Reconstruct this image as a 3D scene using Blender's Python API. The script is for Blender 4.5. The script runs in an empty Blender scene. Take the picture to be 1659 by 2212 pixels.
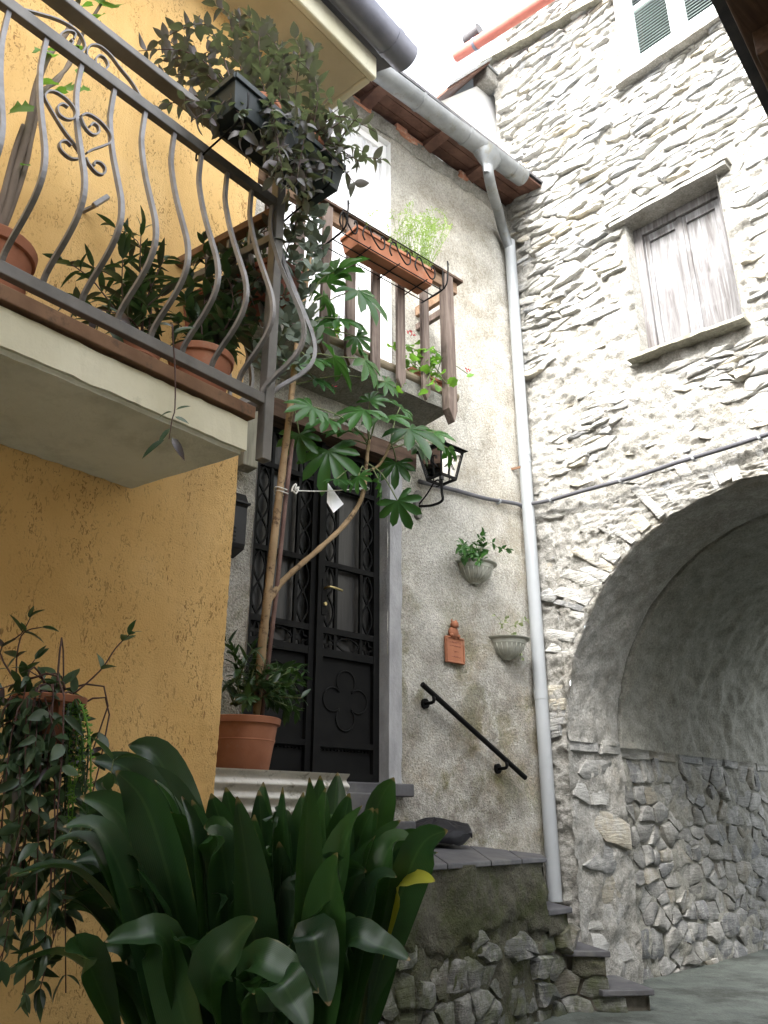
import bpy, bmesh, math, random
import numpy as np
from mathutils import Vector, Matrix, noise
random.seed(7)
SC = bpy.context.scene
COL = SC.collection
R = math.radians
# ------------------------------------------------------------------ camera, sky, sun, exposure
EYE = 1.55                                   # camera height over the street
FPX, CXP, CYP = 1750.0, 829.5, 1106.0        # lens, measured on a 1659 x 2212 frame
PITCH = math.atan(FPX / 4556.0)
cam = bpy.data.cameras.new('camera')
cam.sensor_fit = 'HORIZONTAL'; cam.sensor_width = 36.0; cam.lens = FPX / 1659.0 * 36.0
cam.clip_start = 0.05; cam.clip_end = 400
co = bpy.data.objects.new('camera', cam); COL.objects.link(co)
co.location = (0, 0, EYE); co.rotation_euler = (math.pi / 2 + PITCH, 0, 0)
SC.camera = co

SUN_ELEV, SUN_AZ = 40.0, 208.0               # compass-like, clockwise from +Y
w = bpy.data.worlds.new('World'); SC.world = w; w.use_nodes = True
nt = w.node_tree; nt.nodes.clear()
sky = nt.nodes.new('ShaderNodeTexSky'); sky.sky_type = 'NISHITA'; sky.sun_disc = False
sky.sun_elevation = R(SUN_ELEV); sky.sun_rotation = R(SUN_AZ); sky.dust_density = 4.0; sky.air_density = 1.0; sky.ozone_density = 1.0
hs = nt.nodes.new('ShaderNodeHueSaturation'); hs.inputs['Saturation'].default_value = 0.22   # thin bright cloud
bg = nt.nodes.new('ShaderNodeBackground'); bg.inputs['Strength'].default_value = 0.15
wo = nt.nodes.new('ShaderNodeOutputWorld')
nt.links.new(sky.outputs[0], hs.inputs['Color']); nt.links.new(hs.outputs[0], bg.inputs['Color']); nt.links.new(bg.outputs[0], wo.inputs[0])
sl = bpy.data.lights.new('sun', 'SUN'); sl.energy = 1.3; sl.angle = R(25); sl.color = (1.0, 0.97, 0.92)
so = bpy.data.objects.new('sun', sl); COL.objects.link(so)
sd = Vector((math.sin(R(SUN_AZ)) * math.cos(R(SUN_ELEV)), math.cos(R(SUN_AZ)) * math.cos(R(SUN_ELEV)), math.sin(R(SUN_ELEV))))
so.rotation_euler = sd.to_track_quat('Z', 'Y').to_euler()
vs = SC.view_settings
vs.view_transform = 'Standard'; vs.look = 'None'; vs.gamma = 1.0; vs.use_curve_mapping = False
vs.exposure = 3.25
SC.cycles.max_bounces = 8; SC.cycles.diffuse_bounces = 4; SC.cycles.transparent_max_bounces = 12

# ------------------------------------------------------------------ frames of the place (metres, z counted from the eye)
def azv(d): return Vector((math.sin(R(d)), math.cos(R(d)), 0))
CT, ST = math.cos(PITCH), math.sin(PITCH)
def ray(x, y):
    dx, dy = x - CXP, CYP - y
    return Vector((dx, FPX * CT - dy * ST, dy * CT + FPX * ST))
def at(x, y, Y):                              # point on the sight line at depth Y
    r = ray(x, y); r = r * (Y / r.y); return r + Vector((0, 0, EYE))
def flat(x, y, z):                            # point on the sight line at height z (from the eye)
    r = ray(x, y); r = r * (z / r.z); return r + Vector((0, 0, EYE))
class Frame:
    def __init__(s, o, d, n): s.o, s.d, s.n = Vector(o), Vector(d), Vector(n)
    def __call__(s, u, off, z): return s.o + s.d * u + s.n * off + Vector((0, 0, z + EYE))
    def px(s, x, y, off=0.0):
        r = ray(x, y); P = s.o + s.n * off
        p = r * (P.dot(s.n) / r.dot(s.n)); return (p - s.o).dot(s.d), p.z
    def mat(s, u, off, z):                    # local x along wall, y out of the wall, z up (right handed: x, -n ... )
        m = Matrix.Identity(4); m.col[0][:3] = s.d; m.col[1][:3] = s.n; m.col[2][:3] = (0, 0, 1)
        m.translation = s(u, off, z); return m
dC = azv(48.5); nC = Vector((dC.y, -dC.x, 0)); P0 = Vector((0, 5.4, 0))
D = Frame(P0, dC, nC)                         # roughcast wall with the door
K = P0 + dC * 1.636                           # inner corner
dB = -azv(-44.8); nB = Vector((dB.y, -dB.x, 0))
S = Frame(K, dB, nB)                          # rubble stone wall with the arch
PS = 0.23                                     # left springing of the arch
P = Frame(K + dB * PS, -nB, dB)               # passage side wall, u = depth
Q = Vector((-0.198 * 3.13, 3.13, 0))
dA = -azv(39.9); nO = -Vector((dA.y, -dA.x, 0))
Y = Frame(Q, dA, nO)                          # yellow wall, u grows to the left
O = Vector((-0.481, 2.465, 0))
B = Frame(O, dA, nO)                          # balcony front
dR = azv(123.0)                               # balcony end, from wall outwards
ACX, ACZ, AR = 1.88, 0.58, 1.65               # arch circle on S

# ------------------------------------------------------------------ mesh helpers
class MB:
    def __init__(s): s.v, s.f, s.uv = [], [], {}
    def add(s, vs, fs):
        b = len(s.v); s.v += [Vector(p) for p in vs]; s.f += [tuple(i + b for i in f) for f in fs]; return s
    def box(s, m, lo, hi):                    # axis box lo..hi in matrix m
        p = [m @ Vector((x, y, z)) for x in (lo[0], hi[0]) for y in (lo[1], hi[1]) for z in (lo[2], hi[2])]
        return s.add(p, [(0, 1, 3, 2), (4, 6, 7, 5), (0, 4, 5, 1), (2, 3, 7, 6), (0, 2, 6, 4), (1, 5, 7, 3)])
    def hexa(s, p): return s.add(p, [(0, 3, 2, 1), (4, 5, 6, 7), (0, 1, 5, 4), (1, 2, 6, 5), (2, 3, 7, 6), (3, 0, 4, 7)])
    def bar(s, a, b, wd, ht, up=Vector((0, 0, 1)), side=None):       # rectangular bar from a to b
        a, b = Vector(a), Vector(b); t = (b - a).normalized()
        sd = side if side is not None else t.cross(up)
        sd = (sd - t * sd.dot(t)).normalized() * wd / 2; u = t.cross(sd).normalized() * ht / 2
        return s.hexa([a - sd - u, a + sd - u, a + sd + u, a - sd + u, b - sd - u, b + sd - u, b + sd + u, b - sd + u])
    def ribbon(s, pts, wd, th, side):         # rectangular section swept along pts, side = width direction
        n = len(pts); vs = []
        for i, p in enumerate(pts):
            p = Vector(p); t = (Vector(pts[min(i + 1, n - 1)]) - Vector(pts[max(i - 1, 0)])).normalized()
            sd = (Vector(side) - t * Vector(side).dot(t)).normalized() * wd / 2; u = t.cross(sd).normalized() * th / 2
            vs += [p - sd - u, p + sd - u, p + sd + u, p - sd + u]
        fs = [(0, 3, 2, 1), tuple(4 * (n - 1) + i for i in range(4))]
        for i in range(n - 1):
            a = 4 * i
            for k in range(4): fs.append((a + k, a + (k + 1) % 4, a + 4 + (k + 1) % 4, a + 4 + k))
        return s.add(vs, fs)
    def tube(s, pts, r, n=8, cap=True):
        pts = [Vector(p) for p in pts]; m = len(pts)
        rs = r if isinstance(r, (list, tuple)) else [r] * m
        t0 = (pts[1] - pts[0]).normalized(); x = t0.orthogonal().normalized(); vs = []
        for i, p in enumerate(pts):
            t = (pts[min(i + 1, m - 1)] - pts[max(i - 1, 0)]).normalized()
            x = (x - t * x.dot(t)).normalized(); y = t.cross(x)
            for k in range(n):
                a = 2 * math.pi * k / n; vs.append(p + (x * math.cos(a) + y * math.sin(a)) * rs[i])
        fs = []
        for i in range(m - 1):
            for k in range(n): fs.append((i * n + k, i * n + (k + 1) % n, (i + 1) * n + (k + 1) % n, (i + 1) * n + k))
        if cap: fs += [tuple(range(n - 1, -1, -1)), tuple((m - 1) * n + k for k in range(n))]
        return s.add(vs, fs)
    def lathe(s, m, prof, n=24, a0=0.0, a1=2 * math.pi, sx=1.0, sy=1.0):
        full = abs(a1 - a0 - 2 * math.pi) < 1e-6; c = n if full else n + 1; vs = []
        for (r, z) in prof:
            for k in range(c):
                a = a0 + (a1 - a0) * k / n; vs.append(m @ Vector((r * math.cos(a) * sx, r * math.sin(a) * sy, z)))
        fs = []
        for i in range(len(prof) - 1):
            for k in range(n): fs.append((i * c + k, i * c + (k + 1) % c, (i + 1) * c + (k + 1) % c, (i + 1) * c + k))
        return s.add(vs, fs)
    def grid(s, nu, nv, fn, keep=None):
        b = [fn(i / nu, j / nv) for j in range(nv + 1) for i in range(nu + 1)]; fs = []
        for j in range(nv):
            for i in range(nu):
                if keep is None or keep((i + .5) / nu, (j + .5) / nv):
                    fs.append((j * (nu + 1) + i, j * (nu + 1) + i + 1, (j + 1) * (nu + 1) + i + 1, (j + 1) * (nu + 1) + i))
        return s.add(b, fs)
    def prism(s, m, poly, z0, z1):            # polygon (x,y) extruded along z of m
        n = len(poly); vs = [m @ Vector((x, y, z0)) for x, y in poly] + [m @ Vector((x, y, z1)) for x, y in poly]
        fs = [tuple(range(n - 1, -1, -1)), tuple(range(n, 2 * n))] + [(i, (i + 1) % n, n + (i + 1) % n, n + i) for i in range(n)]
        return s.add(vs, fs)
    def mesh(s, name, mat, org=Vector((0, 0, 0)), smooth=False, fix=True):
        me = bpy.data.meshes.new(name); me.from_pydata([tuple(p - org) for p in s.v], [], s.f)
        if fix:
            bm = bmesh.new(); bm.from_mesh(me); bmesh.ops.recalc_face_normals(bm, faces=bm.faces); bm.to_mesh(me); bm.free()
        if smooth: me.polygons.foreach_set('use_smooth', [True] * len(me.polygons))
        if mat: me.materials.append(mat)
        return me
    def build(s, name, mat, parent=None, smooth=False, bevel=0.0, fix=True, sharp=None):
        if parent is None:
            lo = Vector([min(p[i] for p in s.v) for i in range(3)]); hi = Vector([max(p[i] for p in s.v) for i in range(3)])
            org = Vector(((lo.x + hi.x) / 2, (lo.y + hi.y) / 2, lo.z))
        else: org = worldloc(parent)
        me = s.mesh(name, mat, org, smooth, fix)
        o = bpy.data.objects.new(name, me); COL.objects.link(o)
        if parent is None: o.location = org
        else: o.parent = parent
        if sharp is not None: me.set_sharp_from_angle(angle=R(sharp))
        if bevel > 0:
            b = o.modifiers.new('bevel', 'BEVEL'); b.width = bevel; b.segments = 2; b.limit_method = 'ANGLE'; b.angle_limit = R(40)
        return o
def worldloc(o):
    v = Vector(o.location)
    while o.parent: o = o.parent; v += Vector(o.location)
    return v
def tag(o, label, cat, group=None):
    o['label'] = label; o['category'] = cat
    if group: o['group'] = group
    return o
def thing(name, loc, label, cat, group=None):
    o = bpy.data.objects.new(name, None); COL.objects.link(o); o.location = loc; o.empty_display_size = 0.1
    return tag(o, label, cat, group)
def place(name, me, M, parent):               # shared mesh as a child, M in world space
    o = bpy.data.objects.new(name, me); COL.objects.link(o); o.parent = parent
    o.matrix_basis = Matrix.Translation(-worldloc(parent)) @ M; return o
def smoothpath(pts, n=6):                     # Catmull-Rom through pts
    P_ = [Vector(p) for p in pts]; out = []
    for i in range(len(P_) - 1):
        a, b, c, d = P_[max(i - 1, 0)], P_[i], P_[i + 1], P_[min(i + 2, len(P_) - 1)]
        for k in range(n):
            t = k / n
            out.append(0.5 * ((2 * b) + (c - a) * t + (2 * a - 5 * b + 4 * c - d) * t * t + (3 * b - a - 3 * c + d) * t ** 3))
    out.append(P_[-1]); return out
def fbm(x, y, z, o=4): return noise.fractal(Vector((x, y, z)), 1.0, 2.0, o, noise_basis='PERLIN_ORIGINAL')

# ------------------------------------------------------------------ materials
def mat_new(name):
    m = bpy.data.materials.new(name); m.use_nodes = True; t = m.node_tree; t.nodes.clear()
    out = t.nodes.new('ShaderNodeOutputMaterial'); b = t.nodes.new('ShaderNodeBsdfPrincipled'); t.links.new(b.outputs[0], out.inputs[0])
    return m, t, b, out
def nd(t, typ, ins=None, **kw):
    n = t.nodes.new(typ)
    for k, v in kw.items(): setattr(n, k, v)
    for k, v in (ins or {}).items():
        if isinstance(v, bpy.types.NodeSocket): t.links.new(v, n.inputs[k])
        else: n.inputs[k].default_value = v
    return n
def rgba(c): return (c[0], c[1], c[2], 1.0)
def coords(t, rotz=0.0, scale=(1, 1, 1), obj=False):
    src = nd(t, 'ShaderNodeTexCoord').outputs['Object'] if obj else nd(t, 'ShaderNodeNewGeometry').outputs['Position']
    r = nd(t, 'ShaderNodeMapping', {'Vector': src, 'Rotation': (0, 0, rotz)})
    return nd(t, 'ShaderNodeMapping', {'Vector': r.outputs[0], 'Scale': scale}).outputs[0]
def noi(t, v, sc, det=4, rough=0.6, out='Fac', dist=0.0):
    return nd(t, 'ShaderNodeTexNoise', {'Vector': v, 'Scale': sc, 'Detail': det, 'Roughness': rough, 'Distortion': dist}).outputs[out]
def ramp(t, f, stops):
    n = nd(t, 'ShaderNodeValToRGB', {'Fac': f}); e = n.color_ramp.elements
    while len(e) < len(stops): e.new(0.5)
    for i, (p, c) in enumerate(stops):
        e[i].position = p; e[i].color = rgba(c) if hasattr(c, '__len__') else (c, c, c, 1)
    return n.outputs[0]
def mix(t, f, a, b, mode='MIX'):
    n = nd(t, 'ShaderNodeMix', data_type='RGBA', blend_type=mode)
    for i, v in ((0, f), (6, a), (7, b)):
        if isinstance(v, bpy.types.NodeSocket): t.links.new(v, n.inputs[i])
        else: n.inputs[i].default_value = v if i == 0 else rgba(v)
    return n.outputs[2]
def bump(t, b, h, strength, dist, prev=None):
    ins = {'Height': h, 'Strength': strength, 'Distance': dist}
    if prev is not None: ins['Normal'] = prev
    n = nd(t, 'ShaderNodeBump', ins).outputs[0]
    t.links.new(n, b.inputs['Normal']); return n
def math_(t, op, a, b_=0.0):
    n = nd(t, 'ShaderNodeMath', operation=op)
    for i, v in ((0, a), (1, b_)):
        if isinstance(v, bpy.types.NodeSocket): t.links.new(v, n.inputs[i])
        else: n.inputs[i].default_value = v
    return n.outputs[0]
def pmat(name, c1, c2, scale=4.0, rough=0.8, bmp=0.3, bscale=60.0, bdist=0.004, stretch=(1, 1, 1), metal=0.0, rotz=0.0, spec=0.3, det=5, lo=0.35, hi=0.65, obj=False, c3=None, s3=1.5, f3=(0.5, 0.7), vary=0.0):
    m, t, b, out = mat_new(name); v = coords(t, rotz, stretch, obj)
    c = ramp(t, noi(t, v, scale, det), [(lo, c1), (hi, c2)])
    if c3 is not None: c = mix(t, ramp(t, noi(t, v, s3, 5, 0.7), [(f3[0], 0.0), (f3[1], 1.0)]), c, c3)
    if vary > 0:
        oi = nd(t, 'ShaderNodeObjectInfo').outputs['Random']
        c = nd(t, 'ShaderNodeHueSaturation', {'Color': c, 'Value': nd(t, 'ShaderNodeMapRange', {'Value': oi, 'To Min': 1 - vary, 'To Max': 1 + vary}).outputs[0]}).outputs[0]
    t.links.new(c, b.inputs['Base Color'])
    b.inputs['Roughness'].default_value = rough; b.inputs['Metallic'].default_value = metal; b.inputs['Specular IOR Level'].default_value = spec
    if bmp > 0: bump(t, b, noi(t, v, bscale, 4, 0.6), bmp, bdist)
    return m
MT = {}
ROTC = R(48.5) - math.pi / 2; ROTB = -(R(135.2) - math.pi / 2); ROTA = R(39.9) - math.pi / 2
def roughcast():
    m, t, b, out = mat_new('roughcast'); v = coords(t)
    big = noi(t, v, 1.3, 5, 0.7); med = noi(t, v, 5.0, 6, 0.75); fine = noi(t, v, 55, 4, 0.8)
    c = ramp(t, med, [(0.3, (0.38, 0.35, 0.29)), (0.5, (0.56, 0.535, 0.47)), (0.7, (0.72, 0.70, 0.64))])
    vz = nd(t, 'ShaderNodeSeparateXYZ', {'Vector': nd(t, 'ShaderNodeNewGeometry').outputs['Position']}).outputs['Z']
    low = nd(t, 'ShaderNodeMapRange', {'Value': vz, 'From Min': 1.4, 'From Max': 4.4, 'To Min': 1.0, 'To Max': 0.0}).outputs[0]
    c = mix(t, math_(t, 'MULTIPLY', ramp(t, big, [(0.48, 0.0), (0.60, 0.8)]), math_(t, 'ADD', math_(t, 'MULTIPLY', low, 0.8), 0.2)), c, (0.34, 0.26, 0.15))   # brown damp stains
    moss = math_(t, 'MULTIPLY', ramp(t, noi(t, v, 2.6, 6, 0.75, dist=0.4), [(0.50, 0.0), (0.62, 0.95)]), low)
    c = mix(t, moss, c, (0.17, 0.17, 0.065))
    damp = math_(t, 'MULTIPLY', ramp(t, noi(t, v, 3.4, 6, 0.7), [(0.42, 0.0), (0.60, 0.8)]), low)
    c = mix(t, damp, c, (0.20, 0.18, 0.15))
    c = mix(t, ramp(t, noi(t, v, 0.9, 4, 0.6), [(0.45, 0.0), (0.58, 0.5)]), c, (0.50, 0.485, 0.44))
    c = mix(t, 0.65, c, ramp(t, fine, [(0.36, 0.42), (0.62, 1.12)]), 'MULTIPLY')
    t.links.new(c, b.inputs['Base Color']); b.inputs['Roughness'].default_value = 0.95; b.inputs['Specular IOR Level'].default_value = 0.15
    vo = nd(t, 'ShaderNodeTexVoronoi', {'Vector': v, 'Scale': 75.0}).outputs['Distance']
    n1 = bump(t, b, fine, 1.0, 0.018); bump(t, b, vo, 0.6, 0.008, n1); return m
MT['roughcast'] = roughcast()
def yellow():
    m, t, b, out = mat_new('yellow_render'); v = coords(t)
    g = coords(t, ROTA, (1.0, 1.0, 0.45))
    big = noi(t, v, 1.6, 5, 0.65)
    c = ramp(t, big, [(0.3, (0.64, 0.40, 0.145)), (0.55, (0.72, 0.475, 0.195)), (0.75, (0.75, 0.52, 0.24))])
    scr = noi(t, g, 85, 2, 0.55, dist=1.5); where = noi(t, g, 9.0, 4, 0.7)
    sel = math_(t, 'MULTIPLY', ramp(t, scr, [(0.57, 0.0), (0.63, 1.0)]), ramp(t, where, [(0.42, 0.0), (0.60, 1.0)]))
    c = mix(t, math_(t, 'MULTIPLY', sel, 0.75), c, (0.23, 0.12, 0.04))                       # darker brown in the scratched grooves
    vz = nd(t, 'ShaderNodeSeparateXYZ', {'Vector': v}).outputs['Z']
    st = coords(t, 0, (7, 7, 0.5)); streak = math_(t, 'MULTIPLY', ramp(t, noi(t, st, 1.0, 4), [(0.5, 0.0), (0.7, 0.18)]), 1.0)
    c = mix(t, streak, c, (0.40, 0.21, 0.07))
    t.links.new(c, b.inputs['Base Color']); b.inputs['Roughness'].default_value = 0.9; b.inputs['Specular IOR Level'].default_value = 0.2
    n1 = bump(t, b, noi(t, v, 150, 3, 0.6), 0.8, 0.004)
    inv = math_(t, 'SUBTRACT', 1.0, sel); bump(t, b, inv, 0.6, 0.004, n1); return m
MT['yellow'] = yellow()
def stone(name, mul=1.0, rot=ROTB, mossy=0.0, slaty=1.0):
    m, t, b, out = mat_new(name); v = coords(t, -rot if rot else 0.0)
    lam = nd(t, 'ShaderNodeMapping', {'Vector': v, 'Rotation': (0, R(9), 0), 'Scale': (5, 5, 34)}).outputs[0]
    lamn = noi(t, lam, 1.0, 5, 0.65, dist=0.6); med = noi(t, v, 14, 6, 0.7); fine = noi(t, v, 110, 3, 0.7)
    tint = nd(t, 'ShaderNodeAttribute', attribute_name='tint').outputs['Color']
    c = mix(t, 1.0, tint, ramp(t, lamn, [(0.3, 0.74), (0.5, 0.98), (0.7, 1.15)]), 'MULTIPLY')
    c = mix(t, 0.8, c, ramp(t, med, [(0.3, 0.7), (0.65, 1.2)]), 'MULTIPLY')
    c = mix(t, ramp(t, noi(t, v, 6, 5, 0.75), [(0.47, 0.0), (0.62, 0.75)]), c, (0.50 * mul, 0.49 * mul, 0.455 * mul))   # lime smears
    c = mix(t, 0.5, c, ramp(t, fine, [(0.35, 0.6), (0.6, 1.1)]), 'MULTIPLY')
    if mossy > 0: c = mix(t, math_(t, 'MULTIPLY', ramp(t, noi(t, v, 5, 6, 0.75), [(0.42, 0.0), (0.6, 1.0)]), mossy), c, (0.055, 0.065, 0.02))
    t.links.new(c, b.inputs['Base Color']); b.inputs['Roughness'].default_value = 0.85; b.inputs['Specular IOR Level'].default_value = 0.25
    n1 = bump(t, b, lamn, 1.0 * slaty, 0.035); n2 = bump(t, b, med, 0.7, 0.012, n1); bump(t, b, fine, 0.6, 0.005, n2); return m
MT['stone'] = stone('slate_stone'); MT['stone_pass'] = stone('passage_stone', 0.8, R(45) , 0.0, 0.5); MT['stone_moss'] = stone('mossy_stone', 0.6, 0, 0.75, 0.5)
def mortar(name, a, b_, c_, mossy=0.0, fs=60, bd=0.025):
    m, t, b, out = mat_new(name); v = coords(t)
    c = ramp(t, noi(t, v, 7, 6, 0.75), [(0.3, a), (0.5, b_), (0.7, c_)])
    c = mix(t, ramp(t, noi(t, v, 1.8, 5, 0.7), [(0.52, 0.0), (0.7, 0.35)]), c, (a[0] * 1.15, a[1] * 1.05, a[2] * 0.85))
    c = mix(t, 0.7, c, ramp(t, noi(t, v, fs, 4, 0.8), [(0.35, 0.5), (0.62, 1.12)]), 'MULTIPLY')
    if mossy > 0:
        c = mix(t, math_(t, 'MULTIPLY', ramp(t, noi(t, v, 3.5, 7, 0.8), [(0.44, 0.0), (0.58, 1.0)]), mossy), c, (0.045, 0.052, 0.018))
        c = mix(t, ramp(t, noi(t, v, 9, 6, 0.8), [(0.58, 0.0), (0.7, 0.55)]), c, (0.22, 0.22, 0.13))
    t.links.new(c, b.inputs['Base Color']); b.inputs['Roughness'].default_value = 0.95; b.inputs['Specular IOR Level'].default_value = 0.12
    n1 = bump(t, b, noi(t, v, 26, 5, 0.7), 0.9, bd); bump(t, b, noi(t, v, fs * 2, 3, 0.7), 0.7, 0.006, n1); return m
MT['mortar'] = mortar('lime_mortar', (0.23, 0.22, 0.195), (0.35, 0.34, 0.31), (0.48, 0.47, 0.44))
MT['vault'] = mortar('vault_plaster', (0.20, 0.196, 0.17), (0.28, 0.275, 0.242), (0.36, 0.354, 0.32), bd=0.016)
MT['mossconc'] = mortar('mossy_concrete', (0.065, 0.062, 0.046), (0.115, 0.11, 0.085), (0.20, 0.195, 0.155), 0.85, 90)
MT['joint'] = pmat('dark_joint', (0.05, 0.045, 0.035), (0.11, 0.10, 0.08), 12, 0.95, 0.6, 40, 0.01)
MT['cream'] = pmat('cream_concrete', (0.60, 0.57, 0.42), (0.72, 0.69, 0.54), 3, 0.9, 0.4, 90, 0.003, c3=(0.34, 0.32, 0.22), s3=6, f3=(0.6, 0.78))
MT['soffit'] = pmat('soffit_plaster', (0.66, 0.675, 0.58), (0.74, 0.755, 0.66), 3, 0.95, 0.8, 80, 0.005, c3=(0.46, 0.47, 0.38), s3=4, f3=(0.5, 0.8))
MT['eave_plaster'] = pmat('eave_plaster', (0.48, 0.43, 0.30), (0.58, 0.52, 0.38), 3, 0.95, 0.6, 70, 0.004)
MT['white'] = pmat('white_paint', (0.66, 0.66, 0.66), (0.78, 0.78, 0.77), 5, 0.8, 0.5, 50, 0.004)
MT['jamb'] = pmat('jamb_paint', (0.24, 0.24, 0.245), (0.34, 0.34, 0.345), 9, 0.8, 0.9, 70, 0.006, stretch=(1, 1, 0.5))
MT['bright'] = pmat('whitewash', (0.74, 0.74, 0.73), (0.82, 0.82, 0.82), 5, 0.8, 0.3, 30, 0.004)
MT['iron'] = pmat('grey_iron', (0.17, 0.165, 0.165), (0.27, 0.262, 0.262), 14, 0.45, 0.2, 120, 0.001, metal=0.25, spec=0.5)
MT['iron_flat'] = pmat('weathered_iron_rail', (0.12, 0.115, 0.105), (0.20, 0.19, 0.175), 6, 0.5, 0.2, 120, 0.001, metal=0.25)
MT['black'] = pmat('black_iron', (0.003, 0.003, 0.003), (0.006, 0.006, 0.0056), 10, 0.6, 0.25, 90, 0.001, spec=0.15)
MT['blackp'] = pmat('black_plastic', (0.010, 0.010, 0.011), (0.016, 0.016, 0.017), 5, 0.4, 0.05, 90, 0.001)
MT['rust'] = pmat('rusty_strip', (0.14, 0.075, 0.04), (0.22, 0.125, 0.07), 6, 0.8, 0.3, 70, 0.002, c3=(0.06, 0.045, 0.03), s3=9, f3=(0.55, 0.7))
MT['zinc'] = pmat('zinc', (0.16, 0.17, 0.175), (0.24, 0.25, 0.255), 5, 0.5, 0.2, 40, 0.002, metal=0.4, c3=(0.15, 0.14, 0.10), s3=9, f3=(0.55, 0.7), stretch=(1, 1, 0.6))
MT['zincdark'] = pmat('dark_gutter', (0.15, 0.155, 0.19), (0.22, 0.225, 0.265), 5, 0.45, 0.1, 40, 0.002, metal=0.5)
MT['pvc'] = pmat('grey_white_pipe', (0.27, 0.285, 0.295), (0.33, 0.345, 0.355), 3, 0.45, 0.05, 40, 0.001, stretch=(1, 1, 0.2))
MT['redpipe'] = pmat('red_gutter', (0.42, 0.13, 0.10), (0.50, 0.17, 0.13), 4, 0.5, 0.05, 40, 0.001)
MT['redwood'] = pmat('red_brown_board', (0.085, 0.042, 0.030), (0.155, 0.082, 0.058), 3, 0.7, 0.4, 10, 0.003, stretch=(2, 2, 2), c3=(0.07, 0.03, 0.02), s3=4)
MT['plaster'] = pmat('pale_lane_plaster', (0.70, 0.68, 0.62), (0.80, 0.78, 0.72), 3, 0.9, 0.4, 40, 0.006)
MT['brick'] = pmat('old_brick', (0.36, 0.15, 0.09), (0.50, 0.25, 0.17), 8, 0.9, 0.6, 60, 0.004, c3=(0.5, 0.46, 0.4), s3=10, f3=(0.55, 0.7), vary=0.2)
MT['slate'] = pmat('slate_slab', (0.055, 0.054, 0.058), (0.095, 0.093, 0.099), 6, 0.6, 0.4, 30, 0.004, c3=(0.12, 0.118, 0.112), s3=4)
MT['terra'] = pmat('terracotta', (0.27, 0.105, 0.055), (0.36, 0.15, 0.082), 5, 0.8, 0.2, 90, 0.002, c3=(0.36, 0.23, 0.16), s3=6, f3=(0.58, 0.8), vary=0.1)
MT['darkterra'] = pmat('brown_plastic_pot', (0.20, 0.065, 0.04), (0.26, 0.09, 0.055), 5, 0.55, 0.1, 60, 0.001)
MT['greenbox'] = pmat('dark_green_plastic', (0.018, 0.024, 0.024), (0.03, 0.04, 0.04), 4, 0.45, 0.1, 30, 0.002)
MT['soil'] = pmat('potting_soil', (0.02, 0.014, 0.01), (0.05, 0.035, 0.025), 40, 0.95, 1.0, 70, 0.01)
MT['urn'] = pmat('grey_stone_planter', (0.36, 0.36, 0.31), (0.45, 0.45, 0.39), 6, 0.8, 0.3, 50, 0.002, c3=(0.24, 0.25, 0.20), s3=9, f3=(0.55, 0.75))
MT['paper'] = pmat('white_paper', (0.78, 0.78, 0.80), (0.84, 0.84, 0.85), 3, 0.8, 0.0)
MT['string'] = pmat('cotton_string', (0.55, 0.54, 0.50), (0.68, 0.67, 0.62), 60, 0.9, 0.4, 300, 0.001)
MT['brass'] = pmat('brass', (0.45, 0.36, 0.16), (0.60, 0.50, 0.26), 10, 0.3, 0.0, metal=0.9)
MT['street'] = pmat('street_paving', (0.060, 0.070, 0.061), (0.105, 0.117, 0.104), 5, 0.85, 0.9, 45, 0.012, c3=(0.042, 0.046, 0.038), s3=2.4, f3=(0.5, 0.64))
MT['cable'] = pmat('grey_conduit', (0.075, 0.075, 0.085), (0.11, 0.11, 0.12), 4, 0.5, 0.05, 40, 0.001)
MT['bag'] = pmat('black_bag', (0.005, 0.005, 0.007), (0.010, 0.0095, 0.012), 5, 0.5, 0.3, 12, 0.006)
MT['corr'] = pmat('corrugated_cement', (0.42, 0.41, 0.37), (0.62, 0.61, 0.57), 6, 0.9, 0.6, 50, 0.005, c3=(0.16, 0.155, 0.12), s3=12, f3=(0.52, 0.68))
def wood(name, a, b_, c_, axis=2, sc=1.0, rotz=0.0):
    m, t, b, out = mat_new(name); s = [26 * sc] * 3; s[axis] = 1.6 * sc
    v = coords(t, rotz); g = nd(t, 'ShaderNodeMapping', {'Vector': v, 'Scale': s}).outputs[0]
    oi = nd(t, 'ShaderNodeObjectInfo').outputs['Random']
    g = nd(t, 'ShaderNodeVectorMath', {0: g, 1: nd(t, 'ShaderNodeCombineXYZ', {'X': math_(t, 'MULTIPLY', oi, 37.0), 'Y': oi, 'Z': math_(t, 'MULTIPLY', oi, 11.0)}).outputs[0]}, operation='ADD').outputs[0]
    n = noi(t, g, 1.0, 5, 0.65, dist=0.8)
    c = ramp(t, n, [(0.3, a), (0.52, b_), (0.72, c_)])
    c = mix(t, ramp(t, noi(t, v, 5, 4), [(0.5, 0.0), (0.75, 0.4)]), c, c_)
    t.links.new(c, b.inputs['Base Color']); b.inputs['Roughness'].default_value = 0.8; b.inputs['Specular IOR Level'].default_value = 0.25
    bump(t, b, n, 0.6, 0.004); return m
MT['balwood'] = wood('weathered_balcony_wood', (0.07, 0.05, 0.042), (0.135, 0.102, 0.085), (0.225, 0.182, 0.155))
MT['railwood'] = wood('balcony_rail_wood', (0.13, 0.08, 0.05), (0.23, 0.145, 0.09), (0.33, 0.24, 0.17), 0, rotz=ROTC)
MT['beamwood'] = wood('dark_beam_wood', (0.045, 0.028, 0.02), (0.085, 0.052, 0.036), (0.13, 0.085, 0.06), 0, rotz=ROTC)
MT['logwood'] = wood('old_log', (0.13, 0.10, 0.065), (0.22, 0.18, 0.12), (0.32, 0.27, 0.20), 0, rotz=ROTC)
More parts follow.
